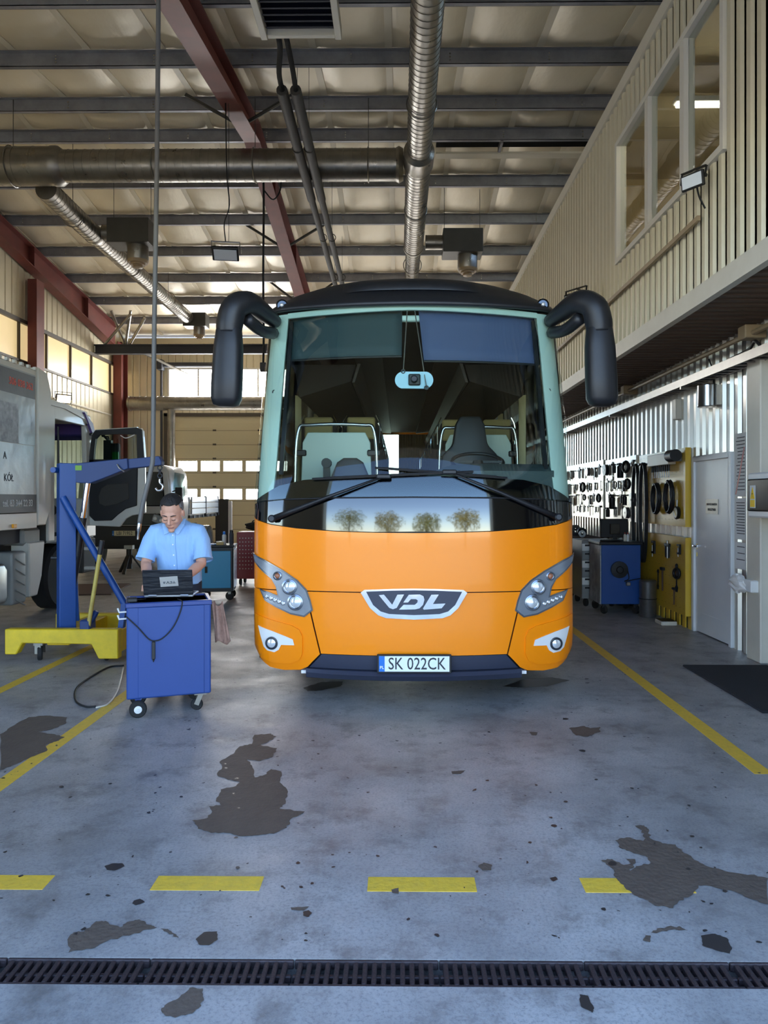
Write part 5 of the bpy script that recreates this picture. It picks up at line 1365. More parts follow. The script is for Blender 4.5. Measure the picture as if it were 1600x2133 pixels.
be = MB().prism(ext, 'xz', .0, .1).build('boom_extension', 'hoist_navy', ho, bevel=.005)
q = hpt(126, 980); MB().cyl((q[0], -.14, q[1]), (q[0], .15, q[1]), .028, n=16).build('pivot_bolt', 'hoist_blue', bo)
a_, b_ = hpt(141, 972), hpt(159, 981); MB().box(a_[0], b_[0], -.024, -.02, b_[1], a_[1]).build('rating_label', 'label_white', bo)
a_, b_ = hpt(160, 970), hpt(174, 980); MB().box(a_[0], b_[0], -.024, -.02, b_[1], a_[1]).build('rating_label', 'label_green', bo)
q = hpt(240, 970); MB().tube(smooth_path([(q[0]+.04, -.03, q[1]+.01), (q[0]+.07, -.04, q[1]-.03), (q[0]+.11, -.03, q[1]-.06)], 4), .008, 6).build('lock_pin', 'steel_bright', bo)
q = hpt(331, 968); hk = MB()
for k in range(3): hk.ring((q[0], .05, q[1]-.03-.04*k), (1, 0, 0) if k % 2 else (0, 1, 0), .022, .006, 12, 6)
ch = hk.build('chain_link', 'roof_steel', be, smooth=True)
hp = [(q[0], .05, q[1]-.14), (q[0]+.0, .05, q[1]-.18), (q[0]+.03, .05, q[1]-.21), (q[0]+.02, .05, q[1]-.25), (q[0]-.02, .05, q[1]-.26), (q[0]-.045, .05, q[1]-.235)]
MB().tube(smooth_path(hp, 5), .012, 8).build('hook', 'steel_bright', be, smooth=True)
# ram, stay, pump handle
a_, b_ = hpt(180, 1006), hpt(168, 1085); c_ = hpt(141, 1255)
ra = MB().cyl((a_[0], .05, a_[1]), (b_[0], .05, b_[1]), .027, n=14).build('ram_rod', 'chrome', ho, smooth='auto')
MB().cyl((b_[0]+.004, .05, b_[1]+.03), (c_[0], .05, c_[1]), .045, n=16).build('ram_cylinder', 'black_plastic', ho, smooth='auto')
a_, b_ = hpt(131, 1036, 7.1), hpt(262, 1262, 7.1)
MB().cyl((a_[0], -.1, a_[1]), (b_[0], -.1, b_[1]), .034, n=14).build('diagonal_stay', 'hoist_blue', ho, smooth='auto')
MB().bar((b_[0]-.01, -.1, b_[1]+.02), (.58, -.1, .28), .07, .05).build('stay_foot', 'hoist_blue', ho)
a_, b_, c_ = hpt(184, 1306, 6.95), hpt(208, 1155, 6.95), hpt(213, 1126, 6.95)
MB().cyl((a_[0], -.25, a_[1]), (b_[0], -.25, b_[1]), .02, n=12).build('pump_handle', 'handle_yellow', ho, smooth='auto')
MB().cyl((b_[0], -.25, b_[1]), (c_[0], -.25, c_[1]), .024, n=12).build('handle_grip', 'black_plastic', ho, smooth='auto')
MB().box(.24, .34, -.27, -.12, .3, .42).cyl((.3, -.2, .36), (.38, -.2, .5), .03, n=10).build('pump_body', 'hoist_navy', ho, bevel=.01)
MB().box(.01, .04, -.03, -.0, .86, 1.02).build('sight_tag', 'white_plastic', ho)

# ---------------------------------------------------------------- blue diagnostic cart with laptop
pm('cart_blue', '24478c', .5, noise=(2.5, .35, '1d3b78'))
pm('cart_edge', '1f3c80', .4)
pm('cloth_pink', 'b08a78', .95, noise=(14, .8, '5d463c'), bump=(30, .5))
pm('laptop_lid', '191b20', .45, bump=(6, .6, (1, 1, 6)), noise=(18, .4, '33363d'))
pm('laptop_silver', 'b9bcc0', .35, .6)
pm('sticker', 'b4b0a8', .6, noise=(30, .4, '8f8b84'))
ct = thing('tool_cart', 'blue steel tool cart carrying a laptop', 'tool cart', (-1.7, 5.32, 0), math.atan2(.2, .56))
W_, D_ = .3, .42
MB().box(-W_, W_, .0, D_, .13, .82).build('body', 'cart_blue', ct, bevel=.012, segs=2)
MB().box(-W_+.08, W_-.05, -.006, 0, .14, .8).build('front_panel', 'cart_blue', ct, bevel=.003)
MB().box(-W_-.005, W_+.005, -.012, .02, .80, .835).box(-W_-.005, W_+.005, D_-.02, D_+.005, .80, .835).box(-W_-.005, -W_+.02, .02, D_-.02, .80, .835).box(W_-.02, W_+.005, .02, D_-.02, .80, .835).build('top_rim', 'cart_edge', ct, bevel=.005)
MB().box(-W_+.02, W_-.02, .02, D_-.02, .812, .82).build('top_tray', 'cart_blue', ct)
for (x, y, r) in ((-.22, .03, .062), (-.22, .38, .062)):
    wv = MB().lathe([(.02, -.02), (r-.008, -.02), (r, -.01), (r, .01), (r-.008, .02), (.02, .02)], (x, y-.04, r), (0, 1, 0), 22).build('wheel', 'black_rubber', ct, smooth='auto')
    MB().lathe([(.028, -.024), (.01, -.03), (.008, -.034)], (x, y-.04, r), (0, 1, 0), 14).build('hub', 'white_plastic', wv, smooth='auto')
    MB().box(x-.02, x+.02, y-.02, y+.01, r, .14).build('axle_bracket', 'cart_edge', wv)
for (x, y, r) in ((.2, .05, .045), (.2, .36, .045)):
    wv = MB().lathe([(.015, -.014), (r-.006, -.014), (r, -.006), (r, .006), (r-.006, .014), (.015, .014)], (x, y, r), (.3, 1, 0), 20).build('caster', 'black_rubber', ct, smooth='auto')
    MB().bar((x-.006, y-.022, r), (x+.03, y-.02, .13), .012, .035, (1, 0, 0)).bar((x-.006, y+.022, r), (x+.03, y+.02, .13), .012, .035, (1, 0, 0)).box(x-.02, x+.07, y-.035, y+.035, .12, .135).build('caster_fork', 'galvanised', wv)
for z in (.77, .72):
    MB().tube([(-W_, .03, z), (-W_-.05, .02, z), (-W_-.06, .02, z+.03)], .007, 6).build('hook', 'white_plastic', ct)
# cable and pendant on the cart front
t = thing('cable_pendant', 'black cable with a hanging pen-shaped connector on the cart front', 'cable', (-1.7, 5.32, 0), math.atan2(.2, .56))
MB().tube(smooth_path([(-.3, -.01, .74), (-.22, -.022, .66), (-.15, -.022, .575), (-.105, -.024, .555), (-.05, -.022, .57), (.02, -.022, .64), (.07, -.02, .74), (.09, -.02, .83), (.06, .05, .845)], 6), .005, 6).build('cable', 'cable_black', t, smooth=True)
MB().box(-.125, -.1, -.03, -.012, .42, .55).prism([(-.122, .42), (-.103, .42), (-.1125, .395)], 'xz', -.028, -.014).build('connector', 'black_plastic', t, bevel=.004)
# laptop
lp = thing('laptop', 'open black laptop with a silver sticker on its lid on the blue cart', 'laptop', (-1.78, 5.55, .836), .1)
MB().box(-.185, .185, .0, .25, 0, .018).build('base', 'laptop_silver', lp, bevel=.005)
kb = MB()
for r in range(5):
    for k in range(14): kb.box(-.165+k*.0237, -.145+k*.0237, .09+r*.025, .11+r*.025, .018, .0205)
o = kb.build('keyboard_keys', 'black_plastic', lp, fix=False); o['kind'] = 'stuff'
Rl = Euler((.26, 0, 0)).to_matrix()
ld = MB().obox(Rl @ Vector((0, 0, .1))+Vector((0, .0, .02)), (.375, .012, .205), Rl).build('lid', 'laptop_lid', lp, bevel=.004)
MB().obox(Rl @ Vector((0, .007, .1))+Vector((0, .0, .02)), (.35, .002, .18), Rl).build('screen', 'black_gloss', ld)
MB().obox(Rl @ Vector((.01, -.0068, .11))+Vector((0, .0, .02)), (.135, .001, .08), Euler((.26, -.06, 0)).to_matrix()).build('sticker', 'sticker', ld)
text('sticker_text', 'TEXA', .04, 'text_grey', ld, Rl @ Vector((.01, -.008, .11))+Vector((0, 0, .02)), (PI/2+.26, PI-.06, 0), .0004, bold=.0003)
for x in (-.12, .12): MB().cyl((x-.03, -.004, .014), (x+.03, -.004, .014), .008, n=8).build('hinge', 'laptop_silver', lp)
t = thing('power_brick', 'small black power brick on the left corner of the blue cart', 'power adapter', (-1.97, 5.3, .836), .4)
MB().box(-.035, .035, -.04, .04, 0, .03).build('case', 'black_plastic', t, bevel=.006)
MB().tube(smooth_path([(.03, 0, .015), (.08, .02, .012), (.1, .08, .006)], 4), .004, 6).build('lead', 'cable_black', t)
# rag on the cart side
t = thing('cleaning_rag', 'stained pink rag hanging from the right side of the blue cart', 'rag', (-1.395, 5.46, .5))
rg = MB(); n, m_ = 10, 10
for j in range(m_+1):
    for i in range(n+1):
        u, v = i/n, j/m_
        rg.v.append((-.03+.075*u+.04*v*u+.03*v, .02*math.sin(u*9+v*2)+.03*u, .3*(1-v)+.02*math.sin(u*7)))
for j in range(m_):
    for i in range(n): rg.f.append((j*(n+1)+i, j*(n+1)+i+1, (j+1)*(n+1)+i+1, (j+1)*(n+1)+i))
o = rg.build('cloth', 'cloth_pink', t, smooth=True); md = o.modifiers.new('t', 'SOLIDIFY'); md.thickness = .006
# floor cables
def floor_cable(pts, mat, label, r=.008):
    t = thing('floor_cable', label, 'cable', ground(*pts[0]))
    o0 = t.location.copy(); P = [ground(*p)-o0+Vector((0, 0, r)) for p in pts]
    MB().tube(smooth_path(P, 8), r, 8).build('lead', mat, t, smooth=True)
    return t
floor_cable([(258, 1388), (225, 1392), (180, 1418), (158, 1438), (158, 1462), (178, 1474), (200, 1474)], 'cable_black', 'black cable curling over the floor left of the blue cart')
floor_cable([(200, 1476), (225, 1468), (243, 1445), (252, 1415), (257, 1392)], 'trim_cream', 'cream cable curving up to the blue cart', .007)

# ---------------------------------------------------------------- teal cabinet, red chest
pm('teal_door', '1b8cb4', .35, coat=.2, noise=(3, .2, '1880a6'))
pm('chest_red', '8c2127', .45, noise=(4, .3, '6c1a20'))
tc_ = thing('workshop_cabinet', 'black wheeled cabinet with a bright teal door', 'cabinet', (-2.85, 11.2, 0), .12)
MB().box(-.26, .26, 0, .45, .14, .84).build('body', 'black_plastic', tc_, bevel=.01)
td = MB().box(-.215, .225, -.014, 0, .2, .78).build('door', 'teal_door', tc_, bevel=.004)
MB().box(-.17, -.13, -.018, -.013, .44, .54).build('door_handle', 'black_gloss', td)
MB().box(.262, .275, .02, .43, .2, .8).build('side_panel', 'steel_bright', tc_, bevel=.004)
MB().box(-.28, .28, -.03, .47, .84, .87).build('top', 'black_plastic', tc_, bevel=.006)
for (x, y) in ((-.2, .06), (.2, .06), (-.2, .4), (.2, .4)):
    MB().lathe([(.015, -.018), (.062, -.018), (.068, -.008), (.068, .008), (.062, .018), (.015, .018)], (x, y, .068), (.4, 1, 0), 18).build('caster', 'black_rubber', tc_, smooth='auto')
    MB().box(x-.02, x+.02, y-.03, y+.03, .1, .14).build('caster_fork', 'galvanised', tc_)
t = thing('spray_bottle', 'blue and white spray can on the teal door cabinet', 'spray can', (-2.76, 11.35, .872))
MB().lathe([(.03, 0), (.033, .01), (.033, .14), (.02, .16)], (0, 0, 0), (0, 0, 1), 16).build('can', 'label_white', t, smooth='auto'); MB().lathe([(.022, .158), (.022, .2), (.015, .205)], (0, 0, 0), (0, 0, 1), 14).build('cap', 'plate_blue', t, smooth='auto')
t = thing('spray_bottle', 'dark grey thermos bottle on the teal door cabinet', 'bottle', (-2.66, 11.42, .872))
MB().lathe([(.035, 0), (.035, .16), (.03, .18)], (0, 0, 0), (0, 0, 1), 16).build('flask', 'roof_steel', t, smooth='auto'); MB().lathe([(.028, .18), (.028, .22), (.02, .225)], (0, 0, 0), (0, 0, 1), 14).build('cap', 'black_plastic', t, smooth='auto')
t = thing('parts_box', 'small cream box lying on the teal door cabinet', 'box', (-2.8, 11.22, .872), .2)
MB().box(-.05, .06, -.03, .04, 0, .05).build('carton', 'seat_beige', t, bevel=.004); MB().box(-.052, .062, -.032, .042, .045, .055).build('lid', 'trim_cream', t)
t = thing('paper_stack', 'white papers and blue folder lying on the teal door cabinet', 'papers', (-2.98, 11.3, .872), -.1)
MB().box(-.12, .1, -.08, .08, 0, .008).build('sheets', 'paper', t); MB().box(.0, .14, -.07, .06, .008, .016).build('folder', 'plate_blue', t)
t = thing('tool_chest', 'red perforated tool chest beside the coach on the left', 'tool chest', (-2.68, 13.2, 0))
MB().box(-.3, .3, 0, .5, .12, .98).build('body', 'chest_red', t, bevel=.012)
hs = MB()
for r in range(9):
    for k in range(10): hs.box(-.25+k*.055, -.235+k*.055, -.004, 0, .3+r*.07, .315+r*.07)
o = hs.build('perforations', 'trim_cream', t, fix=False); o['kind'] = 'stuff'
for (x, y) in ((-.24, .06), (.24, .06), (-.24, .44), (.24, .44)): MB().lathe([(.01, -.02), (.055, -.02), (.06, 0), (.055, .02), (.01, .02)], (x, y, .06), (1, 0, 0), 16).build('caster', 'black_rubber', t)
t = thing('work_bag', 'crumpled black bag on top of the red tool chest', 'bag', (-2.66, 13.42, .98))
crumple('bag_body', 'black_rubber', t, (0, 0, .1), (.24, .17, .08), 11, 14, 10)
MB().tube(smooth_path([(-.1, 0, .1), (-.06, 0, .2), (.06, 0, .2), (.1, 0, .1)], 5), .012, 6).build('strap', 'black_plastic', t)
# ---------------------------------------------------------------- the person at the laptop
pm('skin', 'd6a288', .5, noise=(20, .25, 'c88e74'))
pm('lip', 'a0645a', .5)
pm('shirt_blue', '9cc4ee', .75, noise=(6, .2, '8ab4e2'), bump=(8, 1.0, (1.6, 1, .5)))
pm('button_white', 'f0f4f8', .3)
pm('hair_dark', '241f1e', .7, bump=(60, .8, (1, 1, .3)))
pm('hair_grey', '716d6b', .8, bump=(60, .8, (1, 1, .3)))
pm('trousers', '2b2f3a', .85, noise=(10, .3, '22252e'))
pm('shoe', '1c1917', .5)
def remeshed(mb, name, mat, parent, voxel, smooth_it=3):
    me = bpy.data.meshes.new('tmp'); me.from_pydata(mb.v, [], mb.f)
    bm = bmesh.new(); bm.from_mesh(me); bmesh.ops.recalc_face_normals(bm, faces=bm.faces); bm.to_mesh(me); bm.free()
    o = bpy.data.objects.new('tmp', me); C.objects.link(o)
    r = o.modifiers.new('r', 'REMESH'); r.mode = 'VOXEL'; r.voxel_size = voxel
    s = o.modifiers.new('s', 'SMOOTH'); s.factor = .5; s.iterations = smooth_it
    dg = bpy.context.evaluated_depsgraph_get(); dg.update()
    me2 = bpy.data.meshes.new_from_object(o.evaluated_get(dg)); bpy.data.objects.remove(o)
    me2.name = name; me2.materials.clear(); me2.materials.append(M(mat)); me2.shade_smooth()
    o2 = bpy.data.objects.new(name, me2); C.objects.link(o2); o2.parent = parent
    return o2
man = thing('person', 'person in a light blue short-sleeved shirt looking down at the laptop', 'person', (-1.905, 6.16, 0))
HC = Vector((.0, -.125, 1.475)); HR = Euler((.55, 0, .04)).to_matrix(); HS = 1.1
def H(x, y, z): return HC+HR @ (Vector((x, y, z))*HS)
def hell(mb, c, r, n=16, m=12):
    k = len(mb.v); mb.sphere((0, 0, 0), 1, n, m)
    for i in range(k, len(mb.v)):
        p = mb.v[i]; mb.v[i] = tuple(H(c[0]+p[0]*r[0], c[1]+p[1]*r[1], c[2]+p[2]*r[2]))
b = MB()
hell(b, (0, .018, .045), (.078, .1, .092)); hell(b, (0, -.03, -.015), (.069, .07, .08)); hell(b, (0, -.038, -.062), (.054, .058, .052))
hell(b, (0, -.086, -.098), (.026, .02, .02)); hell(b, (0, -.079, .032), (.056, .018, .013))
hell(b, (-.04, -.07, -.02), (.026, .026, .024)); hell(b, (.04, -.07, -.02), (.026, .026, .024))
b.tube([H(0, -.092, .022), H(0, -.108, -.002), H(0, -.122, -.028)], .012, 10, rs=[.010, .012, .017]); hell(b, (0, -.103, -.034), (.021, .016, .011))
hell(b, (0, -.094, -.06), (.026, .012, .008)); hell(b, (0, -.09, -.071), (.024, .012, .008))
for s in (-1, 1):
    hell(b, (s*.031, -.083, .006), (.017, .012, .012)); hell(b, (s*.081, .008, -.004), (.011, .024, .034))
# neck, torso core, arms, legs in one surface
b.tube([H(0, .02, -.03), (0, -.03, 1.40), (0, .01, 1.30)], .06, 14, rs=[.06, .062, .08])
for (p, r) in (((0, .02, 1.24), (.17, .1, .12)), ((0, .06, 1.08), (.155, .1, .14)), ((0, .09, .93), (.155, .105, .1))): b.sphere(p, 1, 14, 10, r)
for s in (-1, 1):
    sh, el, wr_ = Vector((s*.185, .015, 1.30)), Vector((s*.235, -.09, 1.05)), Vector((s*.135, -.325, .925))
    b.tube([sh, sh*.5+el*.5, el, el*.75+wr_*.25, el*.45+wr_*.55, wr_], .05, 14, rs=[.055, .05, .043, .045, .038, .028])
    b.sphere(sh, .055, 12, 8); b.sphere(el, .043, 12, 8)
    # palm and five fingers resting on the keys
    pc = wr_+Vector((-s*.02, -.07, -.022)); d = Vector((-s*.15, -1, -.22)).normalized(); side = Vector((s, -.15, 0)).normalized()
    b.tube([wr_, wr_*.4+pc*.6, pc], .03, 12, rs=[.028, .034, .036])
    for k, L in enumerate((.062, .072, .07, .055)):
        base = pc+side*(.027-.018*k)+d*.02
        kn = base+d*L*.5+Vector((0, 0, .012)); tip = base+d*L*.9+Vector((0, 0, -.022))
        b.tube([base, kn, kn*.45+tip*.55, tip], .0095, 8, rs=[.0105, .010, .009, .0075]); b.sphere(tip, .0078, 8, 6)
    tb0 = wr_+Vector((-s*.03, -.035, -.012)); t1 = tb0+Vector((-s*.025, -.035, -.008)); t2_ = t1+Vector((-s*.005, -.03, -.014))
    b.tube([tb0, t1, t2_], .012, 8, rs=[.015, .012, .009]); b.sphere(t2_, .009, 8, 6)
    b.tube([(s*.085, .09, .92), (s*.1, .08, .5), (s*.105, .1, .09)], .07, 12, rs=[.085, .058, .042]); b.sphere((s*.105, .05, .05), 1, 10, 8, (.04, .1, .04))
remeshed(b, 'body', 'skin', man, .0065, 2)
# eyelid line, brows, lips
for s in (-1, 1):
    MB().tube([H(s*.016, -.0955, .001), H(s*.031, -.0985, -.004), H(s*.047, -.092, .0)], .0022, 6).build('eyelash_line', 'hair_dark', man)
    MB().tube([H(s*.014, -.0965, .031), H(s*.033, -.096, .037), H(s*.053, -.083, .032)], .0042, 6, rs=[.004, .0045, .002]).build('eyebrow', 'hair_dark', man)
MB().tube([H(-.026, -.098, -.066), H(-.01, -.1075, -.064), H(.01, -.1075, -.064), H(.026, -.098, -.066)], .004, 8, rs=[.0015, .0045, .0045, .0015]).build('lips', 'lip', man, smooth=True)
# hair: dark crown with grey sides
def hair(name, mat, test, k, th=.01):
    m = MB(); n, mm = 32, 24
    m.sphere((0, 0, 0), 1, n, mm); fs = []
    for f in m.f:
        c = sum((Vector(m.v[i]) for i in f), Vector())/4
        if test(c): fs.append(f)
    m.f = fs; rr = random.Random(5)
    m.v = [tuple(H(p[0]*.078*k, .018+p[1]*.1*k, .045+p[2]*.092*k+rr.uniform(-.001, .001))) for p in m.v]
    o = m.build(name, mat, man, smooth=True)
    md = o.modifiers.new('t', 'SOLIDIFY'); md.thickness = th; md.offset = 1
    return o
hair('hair_crown', 'hair_dark', lambda c: c.z > .42+.05*abs(c.x)-.25*(c.y+.2) and abs(c.x) < .86 and c.z > -.2, 1.03, .012)
hair('hair_sides', 'hair_grey', lambda c: (c.z > -.42 and c.y > -.35+.15*(c.z < .1) and c.z < .75 and (abs(c.x) > .5 or c.y > .2)), 1.02, .007)
# shirt: torso and short sleeves as one cloth surface, open at neck, cuffs and hem
def ell_ring(c, rx, ry, n=28, e=.85, tilt=0):
    out = []
    for i in range(n):
        t_ = 2*PI*i/n; a, c2_ = math.cos(t_), math.sin(t_)
        out.append((c[0]+rx*math.copysign(abs(a)**e, a), c[1]+ry*math.copysign(abs(c2_)**e, c2_), c[2]+tilt*math.copysign(abs(c2_)**e, c2_)))
    return out
sh = MB(); n = 28
rings = [ell_ring((0, .09, .86), .185, .135), ell_ring((0, .085, .98), .186, .136), ell_ring((0, .06, 1.1), .192, .137), ell_ring((0, .03, 1.22), .205, .135), ell_ring((0, .018, 1.30), .2, .122, tilt=.01), ell_ring((0, .005, 1.352), .165, .1, tilt=.02), ell_ring((0, -.008, 1.385), .105, .085, tilt=.03), ell_ring((0, -.015, 1.40), .07, .07, tilt=.03)]
for r in rings: sh.v += r
for j in range(len(rings)-1):
    for i in range(n): sh.f.append((j*n+i, j*n+(i+1) % n, (j+1)*n+(i+1) % n, (j+1)*n+i))
sh.f += [tuple(range(n)), tuple((len(rings)-1)*n+i for i in range(n))]
for s in (-1, 1):
    sh.tube([(s*.11, .01, 1.325), (s*.175, .01, 1.31), (s*.215, -.015, 1.235), (s*.236, -.05, 1.15), (s*.246, -.075, 1.085)], .07, 16, rs=[.07, .08, .076, .074, .079])
shirt = remeshed(sh, 'shirt', 'shirt_blue', man, .009, 4)
for s in (-1, 1):
    MB().tube([(s*.2445, -.071, 1.095), (s*.2475, -.078, 1.077)], .081, 22, rs=[.081, .0815], caps=False).build('sleeve_hem', 'shirt_blue', shirt, smooth=True)
    # collar wing
    w1 = [(s*.012, -.125, 1.318), (s*.058, -.150, 1.292), (s*.095, -.095, 1.375), (s*.085, -.02, 1.425), (s*.068, -.03, 1.418), (s*.055, -.09, 1.375)]
    m = MB().add(w1, [(0, 1, 2, 5), (5, 2, 3, 4)]); o = m.build('collar_wing', 'shirt_blue', shirt); md = o.modifiers.new('t', 'SOLIDIFY'); md.thickness = .006; md.offset = 1
def front(z): # cloth front depth at x=0
    return interp([(.86, .09-.135), (.98, .085-.136), (1.1, .06-.137), (1.22, .03-.135), (1.3, .018-.122), (1.345, -.09)], z)
pk = MB()
zz = [.87+.05*k for k in range(10)]
for z in zz: pk.v += [(-.018, front(z)-.002, z), (.018, front(z)-.002, z), (.018, front(z)-.006, z), (-.018, front(z)-.006, z)]
for k in range(len(zz)-1):
    for i in range(4): pk.f.append((k*4+i, k*4+(i+1) % 4, (k+1)*4+(i+1) % 4, (k+1)*4+i))
pk.build('placket', 'shirt_blue', shirt)
for z in (.93, 1.03, 1.12, 1.21, 1.29): MB().lathe([(.006, 0), (.006, .003), (.003, .004)], (.0, front(z)-.006, z), (0, -1, 0), 12).build('button', 'button_white', shirt)
tr = MB(); tr.sphere((0, .09, .88), 1, 18, 12, (.18, .13, .12))
for s in (-1, 1): tr.tube([(s*.085, .09, .88), (s*.1, .08, .5), (s*.105, .1, .08)], .1, 16, rs=[.105, .085, .075])
remeshed(tr, 'trousers', 'trousers', man, .012, 3)
for s in (-1, 1): MB().sphere((s*.105, .04, .05), 1, 14, 10, (.052, .135, .05)).build('shoe', 'shoe', man, smooth=True)

# ---------------------------------------------------------------- right-hand tool wall
pm('board_yellow', 'd8b23c', .3, noise=(1.5, .5, 'b08a22'))
pm('board_white', 'e8e6da', .25, noise=(1.5, .3, 'd0c8a8'))
pm('tool_black', '1e1e20', .45, .3)
pm('tool_steel', '8a8a8a', .35, .8, noise=(10, .5, '4c4a48'))
pm('tool_red', 'a02a22', .4)
pm('gauge_white', 'dcd8c0', .4)
pm('worn_paint', 'b8bcc0', .5, .3, noise=(7, .9, '3c4046'))
BX = XR-.05
def board(y0, y1, z0, z1, label, mat, edge):
    t = thing('tool_board', label, 'tool board', (BX, (y0+y1)/2, z0)); h = (y1-y0)/2
    MB().box(-.02, .03, -h, h, 0, z1-z0).build('panel', mat, t)
    MB().box(-.04, -.02, -h, -h+.05, 0, z1-z0).build('edge_strip', edge, t)
    hl = MB()
    k = -h+.1
    while k < h-.05:
        z = .08
        while z < z1-z0-.04:
            hl.box(-.0215, -.02, k-.004, k+.004, z-.004, z+.004); z += .12
        k += .12
    o = hl.build('peg_holes', 'tool_black', t, fix=False); o['kind'] = 'stuff'
    return t
board(8.8, 10.6, 1.25, 2.22, 'yellow upper tool board next to the grey door', 'board_yellow', 'board_yellow')
board(10.62, 12.3, 1.25, 2.24, 'pale middle tool board crowded with pullers', 'board_white', 'board_white')
board(12.32, 17.5, 1.25, 2.26, 'long pale tool board at the back of the right wall', 'board_white', 'board_white')
board(8.8, 10.6, .16, 1.12, 'yellow lower tool board beside the grey door', 'board_yellow', 'board_yellow')
hz = MB()
kr = thing('kick_rail', 'yellow and black ribbed kick rail below the tool boards', 'kick rail', (XR-.0, 9.7, 0))
for k in range(10): MB().box(-.03, .0, -.92+k*.18, -.83+k*.18, 0, .15).build('yellow_rib', 'board_yellow', kr)
MB().box(-.012, .0, -.92, .9, 0, .15).build('backing', 'tool_black', kr)
TF = BX-.024
def tool(kind, y, z, label, group, mat='tool_black', s=1.0):
    t = thing(kind, label, kind.replace('_', ' '), (TF, y, z), group=group)
    if kind == 'wrench':
        MB().box(-.012, -.002, -.012*s, .012*s, -.2*s, 0).build('shank', mat, t, bevel=.003)
        MB().ring((-.007, 0, .02*s), (1, 0, 0), .022*s, .008*s, 14, 6).build('ring_end', mat, t); MB().prism([(-.03*s, -.2*s), (-.015*s, -.25*s), (-.008*s, -.225*s), (.008*s, -.225*s), (.015*s, -.25*s), (.03*s, -.2*s), (.01*s, -.18*s), (-.01*s, -.18*s)], 'yz', -.013, -.001).build('open_jaw', mat, t)
    elif kind == 'puller':
        MB().cyl((-.03, 0, -.16*s), (-.03, 0, .05*s), .012*s, n=8).build('spindle', 'tool_steel', t); MB().box(-.045, -.015, -.07*s, .07*s, -.02*s, .015*s).build('yoke', mat, t, bevel=.004)
        for q in (-1, 1): MB().bar((-.03, q*.06*s, 0), (-.03, q*.05*s, -.15*s), .02*s, .014, (1, 0, 0)).build('claw', mat, t)
    elif kind == 'ring_gauge':
        MB().ring((-.045, 0, -.06*s), (1, .25, 0), .065*s, .02*s, 20, 8).build('ring_body', mat, t, smooth=True); MB().lathe([(.04*s, 0), (.04*s, .03), (.02*s, .035)], (-.012, 0, -.06*s), (-1, 0, 0), 16).build('hub', 'tool_steel', t)
    elif kind == 'clamp_tool':
        MB().prism([(-.05*s, 0), (.05*s, 0), (.05*s, -.03*s), (-.02*s, -.03*s), (-.02*s, -.13*s), (.05*s, -.13*s), (.05*s, -.16*s), (-.05*s, -.16*s)], 'yz', -.03, -.004).build('jaw_frame', mat, t, bevel=.003); MB().cyl((-.017, .035*s, -.2*s), (-.017, .035*s, -.06*s), .008*s, n=8).build('screw', 'tool_steel', t)
    elif kind == 'pulley':
        MB().lathe([(.03*s, 0), (.1*s, .005), (.1*s, .02), (.085*s, .03), (.1*s, .045), (.1*s, .06), (.03*s, .062)], (-.004, 0, -.08*s), (-1, 0, 0), 22).build('wheel_body', mat, t, smooth='auto'); MB().cyl((-.07, 0, -.08*s), (-.002, 0, -.08*s), .015*s, n=10).build('axle', 'tool_steel', t)
    elif kind == 'cylinder_tool':
        MB().lathe([(.05*s, 0), (.055*s, .01), (.055*s, .2*s), (.03*s, .22*s), (.03*s, .26*s)], (-.06, 0, -.26*s), (0, 0, 1), 16).build('barrel', mat, t, smooth='auto'); MB().cyl((-.12, 0, -.02*s), (0, 0, -.02*s), .012, n=8).build('cross_pin', 'tool_steel', t)
    elif kind == 'hammer':
        MB().cyl((-.02, 0, -.28*s), (-.02, 0, 0), .012*s, n=8).build('handle', 'rust_board', t); MB().box(-.04, -.002, -.05*s, .05*s, -.01*s, .03*s).build('head', mat, t, bevel=.005)
    return t
kinds = ['wrench', 'puller', 'ring_gauge', 'clamp_tool', 'pulley', 'cylinder_tool', 'hammer']
desc = {'wrench': 'dark combination wrench', 'puller': 'two-jaw puller', 'ring_gauge': 'round ring gauge', 'clamp_tool': 'screw clamp', 'pulley': 'grooved pulley wheel', 'cylinder_tool': 'cylindrical press tool', 'hammer': 'hammer'}
rt = random.Random(21); used = {}
rows_ = [('top row', 2.17), ('second row', 1.9), ('third row', 1.68), ('bottom row', 1.47)]
for (bname, y0, y1, step) in (('long pale board', 12.5, 17.2, .33), ('pale middle board', 10.72, 12.2, .27)):
    for rn, z in rows_:
        y = y0
        while y < y1:
            k = rt.choice(kinds); s = rt.uniform(.75, 1.25)*(.72 if rn == 'bottom row' or k in ('hammer', 'cylinder_tool') else .95)
            if k == 'wrench' and rn != 'top row': s *= .8
            key = (k, bname, rn); used[key] = used.get(key, 0)+1
            tool(k, y, z-.02, '%s %s from the door in the %s of the %s' % (['first', 'second', 'third', 'fourth', 'fifth', 'sixth', 'seventh', 'eighth', 'ninth', 'tenth'][used[key]-1], desc[k], rn, bname), 'tools on the %s' % bname, rt.choice(['tool_black', 'tool_black', 'tool_steel']), s)
            y += step*rt.uniform(.8, 1.25)
